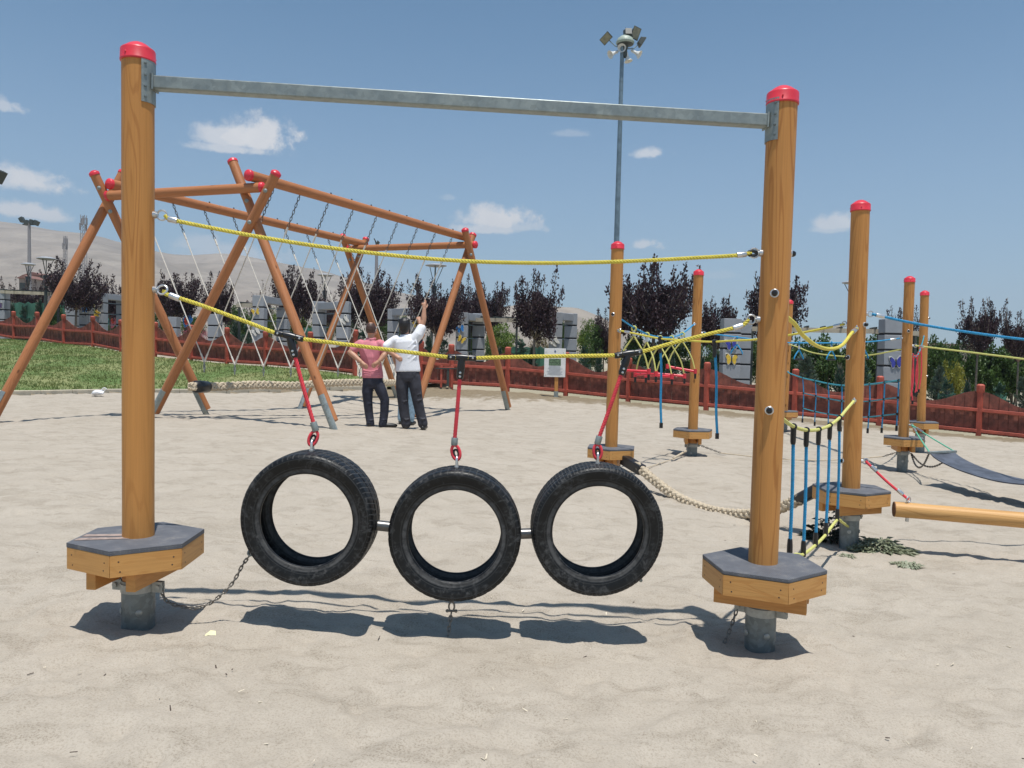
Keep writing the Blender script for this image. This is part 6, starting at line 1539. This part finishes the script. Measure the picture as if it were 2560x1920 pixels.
        mb.tube([p + Vector((-.1, 0, -h * .55)), p + Vector((-.04, 0, -h * .2)), p + Vector((.04, 0, h * .15)), p + Vector((.10, 0, h * .5))], [.06, .18, .2, .03], 12, round_caps=True); mb.build('body', m, t)
        mb = MB(); mb.sphere(p + Vector((0, -.12, -h * .05)), .15, 10, sq=(.7, .6, 1.4)); mb.build('centre', 'toy_red' if m != 'toy_red' else 'toy_yellow', t); mb = MB(); mb.cyl((p.x - .1, Y, G(p.x, Y)), p + Vector((-.1, 0, -h * .5)), .03, seg=8); mb.build('stake', 'lamp_dark', t)
    # weeds in the sand
    def weed(name, c, R, H, n, mat, label, seed, leafL=.085, cat='weed'):
        r = random.Random(seed); vs, fs = [], []
        for _ in range(n):
            a = r.uniform(0, 2 * PI); q = r.random() ** .6; b = c + Vector((math.cos(a) * R[0] * q, math.sin(a) * R[1] * q, 0)); b.z = G(b.x, b.y) + H * (1 - q) * r.random() + .008
            d = Vector((math.cos(a), math.sin(a), r.uniform(-.05, .45))); s = d.cross(Vector((0, 0, 1))).normalized(); L = leafL * r.uniform(.6, 1.3); w = L * .2; k = len(vs)
            m = b + d.normalized() * L * .5 + Vector((0, 0, .012)); e = b + d.normalized() * L; e.z -= .008
            vs += [b, m + s * w, e, m - s * w]; fs.append((k, k + 1, k + 2, k + 3))
        mb = MB(); mb.add(vs, fs); return tag(mb.build(name, mat, None, Matrix.Translation(c), smooth=0), label, cat, 'weeds in the sand')
    def gp(u, v):
        p = PZ(u, v, -.18)
        for _ in range(4): p = PZ(u, v, G(p.x, p.y))
        return p
    weed('weed', gp(2198, 1378), (.215, .17), .10, 420, 'leaf_weed', 'low grey-green weed spreading right of the front right post foot', 5)
    weed('weed', gp(2072, 1350), (.19, .13), .26, 420, 'leaf_weed_dark', 'dark shaded weed behind the blue rope ladder', 6, .07); weed('weed', gp(2115, 1396), (.045, .035), .02, 40, 'leaf_weed', 'tiny weed below the front right post foot', 7, .04); weed('weed', gp(2268, 1418), (.09, .06), .02, 110, 'leaf_weed', 'small flat weed below the wooden log', 8, .045)
    weed('weed', gp(1224, 966), (.16, .1), .75, 150, 'leaf_dry', 'tall dry weed against the fence beside the far swing leg', 9, .13); weed('weed', gp(1170, 968), (.26, .13), .16, 300, 'leaf_dry', 'dry grass tuft at the fence foot right of the gate latch', 10, .1)
    # chips and litter
    mb = MB(); r = random.Random(8)
    for _ in range(260):
        y = 1.7 + 5.5 * r.random() ** 1.6; x = r.uniform(-.75, .75) * (y + .4); z = G(x, y) + .012; L = r.uniform(.008, .028); a = r.uniform(0, PI)
        mb.box((x, y, z), (L, r.uniform(.002, .005), .002), Matrix.Rotation(a, 3, 'Z') @ Matrix.Rotation(r.uniform(-.5, .5), 3, 'Y'), 0 if r.random() < .72 else 1)
    tag(mb.build('wood_chips', ['chip_pale', 'nail_dark'], smooth=0), 'tiny pale wood chips and dark bits strewn over the sand', 'debris', kind='stuff')
    c = gp(524, 1596); mb = MB(); mb.add([c + Vector(q) for q in ((-.03, -.015, .012), (.0, .012, .034), (.022, .016, .03), (.032, -.008, .016), (.0, -.012, .02))], [(0, 4, 1), (1, 4, 3, 2)]); mb.prism([c + Vector(q) for q in ((-.03, -.016, .01), (.03, -.01, .014), (.02, .014, .028), (.0, .01, .032))], (0, .001, -.002))
    tag(mb.build('paper_scrap', 'paper_cream', None, Matrix.Translation(c), smooth=0), 'small crumpled yellowish paper scrap on the sand right of the near left post', 'litter')
    c = P(246, 978, 18.2); c.z = G(c.x, c.y) + .10; mb = MB(); mb.sphere(c, .13, 14, sq=(1.1, .7, .45)); mb.sphere(c + Vector((-.08, 0, -.02)), .08, 10, sq=(1, .8, .5)); mb.tube(crom([c + Vector((.04, 0, .02)), c + Vector((.12, 0, .12)), c + Vector((.2, 0, .1)), c + Vector((.12, 0, .03))], .03), .012, 6)
    for i, q in enumerate(mb.v): mb.v[i] = q + Vector(noise.noise_vector(q * 9)) * .03
    tag(mb.build('plastic_bag', 'bag_white', None, Matrix.Translation(c)), 'white plastic bag lying on the kerb left of the near left post', 'bag')
# ------------------------------------------------------------------ people
def fused(name, mat, parts, parent, voxel=.010, smooth=3):
    mb = MB()
    for p in parts:
        if p[0] == 't': mb.tube(p[1], p[2], 14, round_caps=True)
        elif p[0] == 's': mb.sphere(p[1], p[2], 18, sq=p[3])
        elif p[0] == 'e':
            pts = [q[0] for q in p[1]]; R = [(q[1], q[2]) for q in p[1]]
            mb.tube(pts, [1.0] * len(pts), 28, twist=lambda i, ph, r: R[i][0] * R[i][1] / math.sqrt((R[i][1] * math.cos(ph)) ** 2 + (R[i][0] * math.sin(ph)) ** 2))
    me = bpy.data.meshes.new(name); me.from_pydata([tuple(v) for v in mb.v], [], mb.f)
    tmp = bpy.data.objects.new('tmp', me); COL.objects.link(tmp)
    m = tmp.modifiers.new('r', 'REMESH'); m.mode = 'VOXEL'; m.voxel_size = voxel
    if smooth: s = tmp.modifiers.new('s', 'SMOOTH'); s.factor = .5; s.iterations = smooth
    dg = bpy.context.evaluated_depsgraph_get(); out = bpy.data.meshes.new_from_object(tmp.evaluated_get(dg))
    bpy.data.objects.remove(tmp); bpy.data.meshes.remove(me)
    out.materials.clear(); out.materials.append(MATS[mat]); out.polygons.foreach_set('use_smooth', [True] * len(out.polygons)); out.name = name
    base = WM[parent].translation; out.transform(Matrix.Translation(-base))
    o = bpy.data.objects.new(name, out); link(o, Matrix.Translation(base), parent); return o
def hand(c, d, palm, side, curl=.5, spread=.25, point=False):
    # palm, four fingers of different length and a thumb from the side of the palm
    d, n = Vector(d).normalized(), Vector(palm).normalized(); n = (n - d * n.dot(d)).normalized(); s = d.cross(n) * side
    c = Vector(c); P_ = [('t', [c, c + d * .045, c + d * .085], [.026, .030, .027])]
    for sx in (-.020, .020): P_.append(('t', [c + s * sx * .6, c + d * .08 + s * sx], [.020, .016]))
    for k, (off, L) in enumerate(((-.030, .068), (-.010, .080), (.010, .075), (.029, .058))):
        b = c + d * .085 + s * off; cu = curl
        if point: cu = .05 if k <= 1 else 1.5
        p, a = [b], 0.0
        for j in range(3): a += cu * (.55, .75, .6)[j]; p.append(p[-1] + (d * math.cos(a) + n * math.sin(a) + s * spread * off * 8 * (1 - j * .3)) * L * (.42, .32, .26)[j])
        P_.append(('t', p, [.0105, .0098, .009, .0078]))
    b = c + d * .022 - s * .028; P_.append(('t', [b, b - s * .026 + d * .022 + n * .008, b - s * .036 + d * .052 + n * .014, b - s * .036 + d * .074 + n * .016], [.015, .0125, .0115, .009]))
    return P_
def cut_sphere(c, r, sq, keep, seg=28):
    mb = MB(); mb.sphere((0, 0, 0), 1, seg, sq=(r * sq[0], r * sq[1], r * sq[2]))
    f2 = [f for f in mb.f if keep(sum((mb.v[i] for i in f), Vector()) / len(f) / r)]
    mb.f = f2; mb.m = [0] * len(f2); mb.v = [v + Vector(c) for v in mb.v]; return mb
def shoe(parent, heel, dirv, L=.27):
    d = Vector((dirv[0], dirv[1], 0)).normalized(); h = Vector(heel); mb = MB()
    pts = [h - d * .062, h - d * .055, h - d * .03, h + d * .02, h + d * L * .40, h + d * L * .66, h + d * (L * .82), h + d * (L * .88)]
    R = [(.008, .010), (.026, .034), (.036, .046), (.040, .052), (.043, .044), (.045, .034), (.032, .026), (.008, .008)]
    mb.tube(pts, [1] * 8, 16, twist=lambda i, ph, r: R[i][0] * R[i][1] / math.sqrt((R[i][1] * math.sin(ph)) ** 2 + (R[i][0] * math.cos(ph)) ** 2))
    mb.build('shoe', 'shoe_black', parent, smooth=60)
def face(head_c, r, fd, root, body_parts):
    # ears, nose, brow, mouth side of a head looking along fd
    f = Vector(fd).normalized(); s = f.cross(Vector((0, 0, 1))).normalized(); u = s.cross(f)
    for k in (-1, 1): body_parts.append(('s', head_c + s * k * r * .80 - u * r * .08 - f * .01, .026, (.55, .8, 1.35)))
    body_parts.append(('t', [head_c + f * r * .98 + u * .012, head_c + f * (r + .018) - u * .018, head_c + f * r * .98 - u * .028], [.009, .014, .011]))
    body_parts.append(('s', head_c + f * r * .66 - u * r * .86, .045, (1, .9, .7)))
    for k in (-1, 1): body_parts.append(('t', [head_c + f * r * .93 + s * .018 + u * .026, head_c + f * r * .88 + s * k * .045 + u * .026], [.008, .008]))
    body_parts.append(('t', [head_c + f * r * .95 - s * .022 - u * .058, head_c + f * r * .99 - u * .057, head_c + f * r * .95 + s * .022 - u * .058], [.006, .008, .006]))
    return [(head_c + f * r * .94 + s * k * .032 + u * .008) for k in (-1, 1)], f
def eyes(root, body, pts, f):
    for p in pts:
        mb = MB(); mb.sphere(p, .0105, 10, 0); mb.sphere(p + f * .0065, .0058, 8, 1); mb.build('eye', ['white_paint', 'hair_black'], body)

def build_people():
    Y = 13.1
    q = lambda u, v, dy=0.0: P(u, v, Y + dy)
    # ---- pink shirt, both hands on the small of the back, looking up to the right
    g = q(942, 1066); root = thing('person', Vector((g.x, g.y, G(g.x, g.y))), 'person from behind in pink shirt and dark trousers, both hands on the lower back', 'person')
    hc = q(927, 822); fd = Vector((.62, .74, .22)); B = []
    B.append(('s', hc, .098, (.82, .98, 1.14))); ep, f = face(hc, .094, fd, root, B)
    B.append(('t', [q(928, 852), q(928, 840), q(927, 828)], [.066, .058, .058]))
    B.append(('e', [(q(931, 950), .15, .10), (q(930, 915), .14, .09), (q(928, 880), .16, .10), (q(927, 862), .17, .09), (q(928, 852), .07, .06)]))
    for sh, el, wr, hd, s in (((896, 863), (875.5, 881), (902, 904), (911, 911), 1), ((956, 862), (963.5, 884), (949, 902), (939, 908), -1)):
        S, E_, W_ = q(*sh, .0), q(*el, -.055), q(*wr, -.145)
        B.append(('t', [S, S.lerp(E_, .5), E_], [.060, .056, .048])); B.append(('t', [E_, E_.lerp(W_, .35), W_], [.048, .049, .033]))
        H_ = q(*hd, -.165); B += hand(W_, (H_ - W_) + Vector((0, 0, -.012)), (0, 1, 0), s, .25, .3)
    for hp, kn, an in (((922, 960), (920, 1003), (926, 1062)), ((944, 960), (962.5, 1000), (958, 1061))): B.append(('t', [q(*hp), q(*kn, .02), q(*an)], [.075, .052, .036]))
    body = fused('body', 'skin_tone', B, root, .0075, 2); eyes(root, body, ep, f)
    hair = cut_sphere(hc, .103, (.83, .99, 1.14), lambda p: (p.y < .45 and p.z < .90 and p.z > -.74 and not (p.x > .30 and p.z < .05 and p.y > -.2)) or (p.z > .35 and p.y > .05)); hair.build('hair', 'hair_thin', root, smooth=80)
    sh = [('e', [(q(928, 846), .068, .066), (q(927.5, 852), .088, .08), (q(927, 856), .150, .095), (q(926, 862), .205, .11), (q(926, 872), .200, .118), (q(927, 886), .182, .116), (q(928, 902), .166, .112), (q(930, 918), .168, .116), (q(931, 932), .178, .122), (q(931.5, 942), .181, .124), (q(931.5, 945), .176, .12)]),
          ('t', [q(902, 861), q(893, 866), q(884, 873.5, -.025)], [.085, .079, .073]), ('t', [q(950, 861), q(957, 866), q(961.5, 875, -.028)], [.085, .079, .073])]
    for k in range(5): sh.append(('t', [q(908 + k * 5, 872 + 2 * k, -.112), q(918 + k * 3.5, 893, -.118), q(924 + k * 2, 914, -.112)], [.008, .011, .008]))
    for k in range(3): sh.append(('t', [q(905, 925 + k * 6, -.09), q(925, 929 + k * 5, -.122), q(950, 926 + k * 6, -.10)], [.008, .010, .008]))
    sh.append(('t', [q(917, 846, -.02), q(927, 848.5, -.075), q(939, 846, -.02)], [.016, .018, .016]))
    fused('shirt', 'shirt_pink', sh, root, .0095, 3)
    tr = [('e', [(q(931.5, 938), .168, .112), (q(932, 950), .172, .118), (q(932.5, 961), .170, .118), (q(933, 969), .145, .10)]),
          ('t', [q(921, 957), q(918.5, 980, -.01), q(919.5, 1003), q(922, 1030, .01), q(925.5, 1054), q(926, 1061)], [.098, .094, .079, .073, .069, .071]), ('t', [q(944, 957), q(954, 980, -.01), q(962, 1000), q(961, 1030, .01), q(958, 1054), q(957, 1060.5)], [.098, .094, .079, .073, .070, .074])]
    for c_ in ((925.5, 1051), (924, 1057), (958, 1050), (957, 1056), (921, 1009), (961, 1006)): tr.append(('t', [q(c_[0] - 8, c_[1] + 1.5, -.045), q(c_[0], c_[1], -.072), q(c_[0] + 8, c_[1] - 1, -.045)], [.008, .011, .008]))
    fused('trousers', 'trouser_navy', tr, root, .010, 2)
    shoe(root, Vector((q(925, 1064).x, Y - .01, G(-2.4, Y) + .045)), (-.12, 1)); shoe(root, Vector((q(958, 1064).x, Y, G(-2.1, Y) + .045)), (1, .25))
    # ---- white polo, right arm pointing up, left hand on the hip
    g = q(1030, 1062); root = thing('person', Vector((g.x, g.y, G(g.x, g.y))), 'black-haired person seen from behind in a white polo shirt, right arm pointing upwards', 'person')
    hc = q(1011.5, 815); B = [('s', hc, .100, (.84, .98, 1.14))]; ep, f = face(hc, .096, Vector((.25, .95, .3)), root, B)
    B.append(('t', [q(1014, 846), q(1013, 833), q(1012, 822)], [.068, .060, .058])); B.append(('e', [(q(1019, 935), .17, .11), (q(1017, 895), .16, .10), (q(1014, 862), .17, .10), (q(1013, 846), .08, .07)]))
    S, E_, W_ = q(984, 852), q(960.5, 872, -.05), q(988, 889, -.07); B.append(('t', [S, S.lerp(E_, .5), E_], [.056, .052, .046])); B.append(('t', [E_, E_.lerp(W_, .35), W_], [.046, .045, .031])); B += hand(W_, q(998, 896, -.12) - W_, (0, 1, -.2), -1, .5, .2)
    S, E_, W_ = q(1044, 842), q(1059, 802, .05), q(1060.5, 772.5, .08); B.append(('t', [S, S.lerp(E_, .55), E_], [.057, .052, .045])); B.append(('t', [E_, E_.lerp(W_, .3), W_], [.045, .046, .031])); B += hand(W_, q(1060.5, 757, .10) - W_, (-.5, .8, .1), 1, .1, .3, True)
    for hp, kn, an in (((1007, 945), (1007, 1000), (1015, 1060)), ((1034, 945), (1043, 996), (1057, 1060))): B.append(('t', [q(*hp), q(*kn, .02), q(*an)], [.078, .054, .036]))
    body = fused('body', 'skin_tone', B, root, .0075, 2); eyes(root, body, ep, f)
    hp = [('s', hc + Vector((0, -.012, .022)), .116, (.88, .96, 1.10)), ('s', hc + Vector((.05, -.03, .09)), .05, (1, 1, .8)), ('s', hc + Vector((-.055, -.02, .08)), .055, (1, 1, .8)), ('s', hc + Vector((0, -.035, -.05)), .085, (.90, .80, 1.0)), ('s', hc + Vector((.01, .03, .075)), .07, (1.1, 1, .7)), ('s', hc + Vector((-.01, -.03, -.105)), .062, (1, .7, .8))]
    hb = MB(); fused('hair', 'hair_black', hp, root, .008, 1)
    sh = [('e', [(q(1013, 836), .070, .068), (q(1013.5, 841), .095, .085), (q(1013.5, 846), .165, .10), (q(1014, 854), .215, .12), (q(1015.5, 868), .212, .125), (q(1017, 885), .200, .122), (q(1018.5, 902), .196, .122), (q(1019.5, 918), .206, .128), (q(1020, 926), .212, .13), (q(1020, 929), .206, .126)]),
          ('t', [q(990, 851), q(979, 857), q(967, 865.5, -.03)], [.088, .083, .078]), ('t', [q(1036, 848), q(1046, 836), q(1053, 821, .03)], [.092, .090, .080])]
    for k in range(4): sh.append(('t', [q(1040 + k, 850 + 13 * k, -.088), q(1022, 868 + 13 * k, -.116), q(1002 - k, 872 + 13 * k, -.094)], [.006, .010, .006]))
    sh.append(('t', [q(1002, 838, -.01), q(1013, 841, -.078), q(1025, 837, -.01)], [.016, .018, .016])); sh.append(('t', [q(1036, 842, -.06), q(1042, 858, -.09), q(1043, 880, -.09)], [.010, .014, .010]))
    fused('shirt', 'shirt_white', sh, root, .0095, 3)
    tr = [('e', [(q(1020, 922), .196, .120), (q(1020, 935), .198, .128), (q(1020.5, 945), .196, .128), (q(1021, 953), .165, .11)]),
          ('t', [q(1006, 942), q(1005, 970, -.01), q(1007, 1000), q(1010.5, 1030, .01), q(1014.5, 1053), q(1015, 1059)], [.108, .104, .092, .086, .083, .086]), ('t', [q(1035, 942), q(1039, 970, -.01), q(1043, 996), q(1050, 1030, .01), q(1056, 1053), q(1057, 1059)], [.108, .104, .092, .086, .083, .085])]
    for c_ in ((1006, 985), (1008, 1003), (1014, 1048), (1044, 985), (1045, 1000), (1055, 1047), (1006, 966), (1037, 966)): tr.append(('t', [q(c_[0] - 9, c_[1] - 4, -.06), q(c_[0] + 1, c_[1] + 2, -.093), q(c_[0] + 10, c_[1] - 1, -.06)], [.008, .011, .008]))
    for s_ in (-1, 1): tr.append(('t', [q(1021 + s_ * 17, 930, -.095), q(1021 + s_ * 15, 941, -.105)], [.010, .010]))
    fused('trousers', 'trouser_grey', tr, root, .010, 2)
    shoe(root, Vector((q(1014, 1062).x, Y - .02, G(-1.8, Y) + .045)), (-.25, 1)); shoe(root, Vector((q(1058, 1062).x, Y - .02, G(-1.5, Y) + .045)), (.1, 1))
    # ---- third figure almost hidden behind the white polo
    Y3 = 14.2; q3 = lambda u, v, dy=0.0: P(u, v, Y3 + dy)
    g = q3(1018, 1050); root = thing('person', Vector((g.x, Y3, G(g.x, Y3))), 'person in pale blue jeans almost hidden behind the person in the white polo shirt', 'person')
    hc = q3(1014, 826); B = [('s', hc, .098, (.82, .98, 1.14))]; ep, f = face(hc, .094, Vector((.3, .9, .2)), root, B); B.append(('t', [q3(1015, 853), q3(1014, 834)], [.064, .056])); B.append(('e', [(q3(1018, 935), .15, .10), (q3(1017, 890), .15, .10), (q3(1015, 862), .16, .09), (q3(1015, 850), .07, .06)]))
    S, E_, W_ = q3(1041, 858), q3(1057, 838, -.10), q3(1049.5, 808, -.05); B.append(('t', [S, E_], [.052, .042])); B.append(('t', [E_, W_], [.042, .029])); B += hand(W_, q3(1046, 795) - W_, (-.2, .9, .2), 1, .35, .5)
    S, E_, W_ = q3(990, 860), q3(984, 890), q3(992, 918, .05); B.append(('t', [S, E_, W_], [.052, .042, .029])); B += hand(W_, (0, .1, -1), (1, 0, 0), -1, .5)
    for hp, kn, an in (((1009, 945), (1006, 1000), (1003, 1046)), ((1028, 945), (1029, 1000), (1027, 1048))): B.append(('t', [q3(*hp), q3(*kn), q3(*an)], [.07, .052, .034]))
    body = fused('body', 'skin_tone', B, root, .008, 2); eyes(root, body, ep, f)
    cut_sphere(hc, .106, (.84, .99, 1.13), lambda p: p.y < .45 and p.z > -.6 or p.z > .5).build('hair', 'hair_black', root, smooth=80)
    fused('shirt', 'shirt_navy', [('e', [(q3(1015, 850), .07, .066), (q3(1015, 858), .17, .10), (q3(1015, 868), .185, .11), (q3(1017, 905), .165, .11), (q3(1018, 938), .172, .118)]), ('t', [q3(1035, 859), q3(1048, 850, -.05)], [.08, .07]), ('t', [q3(996, 860), q3(986, 876)], [.08, .07])], root, .011, 3)
    fused('jeans', 'jeans_pale', [('e', [(q3(1018, 934), .160, .108), (q3(1018.5, 950), .166, .112), (q3(1018.5, 962), .15, .1)]), ('t', [q3(1008, 952), q3(1006, 1000), q3(1003, 1046)], [.09, .075, .068]), ('t', [q3(1028, 952), q3(1029, 1000), q3(1027, 1047)], [.09, .075, .068])], root, .011, 2)
    shoe(root, Vector((q3(1003, 1050).x, Y3, G(-2, Y3) + .045)), (-.2, 1)); shoe(root, Vector((q3(1027, 1050).x, Y3, G(-1.8, Y3) + .045)), (.2, 1))
# ------------------------------------------------------------------ build everything
build_posts()
build_ground()
build_hills()
build_fences()
build_portals()
build_lamps()
build_swing()
build_course_ropes()
build_tyres()
build_plants()
build_people()

# ------------------------------------------------------------------ the dusty summer air
def build_haze():
    mb = MB(); mb.box((0, 700, 112), (3900, 3900, 232)); o = mb.build('haze', [], smooth=0)
    m = bpy.data.materials.new('haze_air'); m.use_nodes = True; nt = m.node_tree; nt.nodes.clear()
    out = nt.nodes.new('ShaderNodeOutputMaterial'); vol = nt.nodes.new('ShaderNodeVolumePrincipled')
    vol.inputs['Color'].default_value = (0.86, 0.92, 1.0, 1); vol.inputs['Density'].default_value = HAZE; vol.inputs['Anisotropy'].default_value = 0.3
    nt.links.new(vol.outputs[0], out.inputs['Volume']); o.data.materials.append(m)
    tag(o, 'pale dusty summer air over the playground and the hills', 'haze', kind='stuff')
HAZE = 0.00038
build_haze()
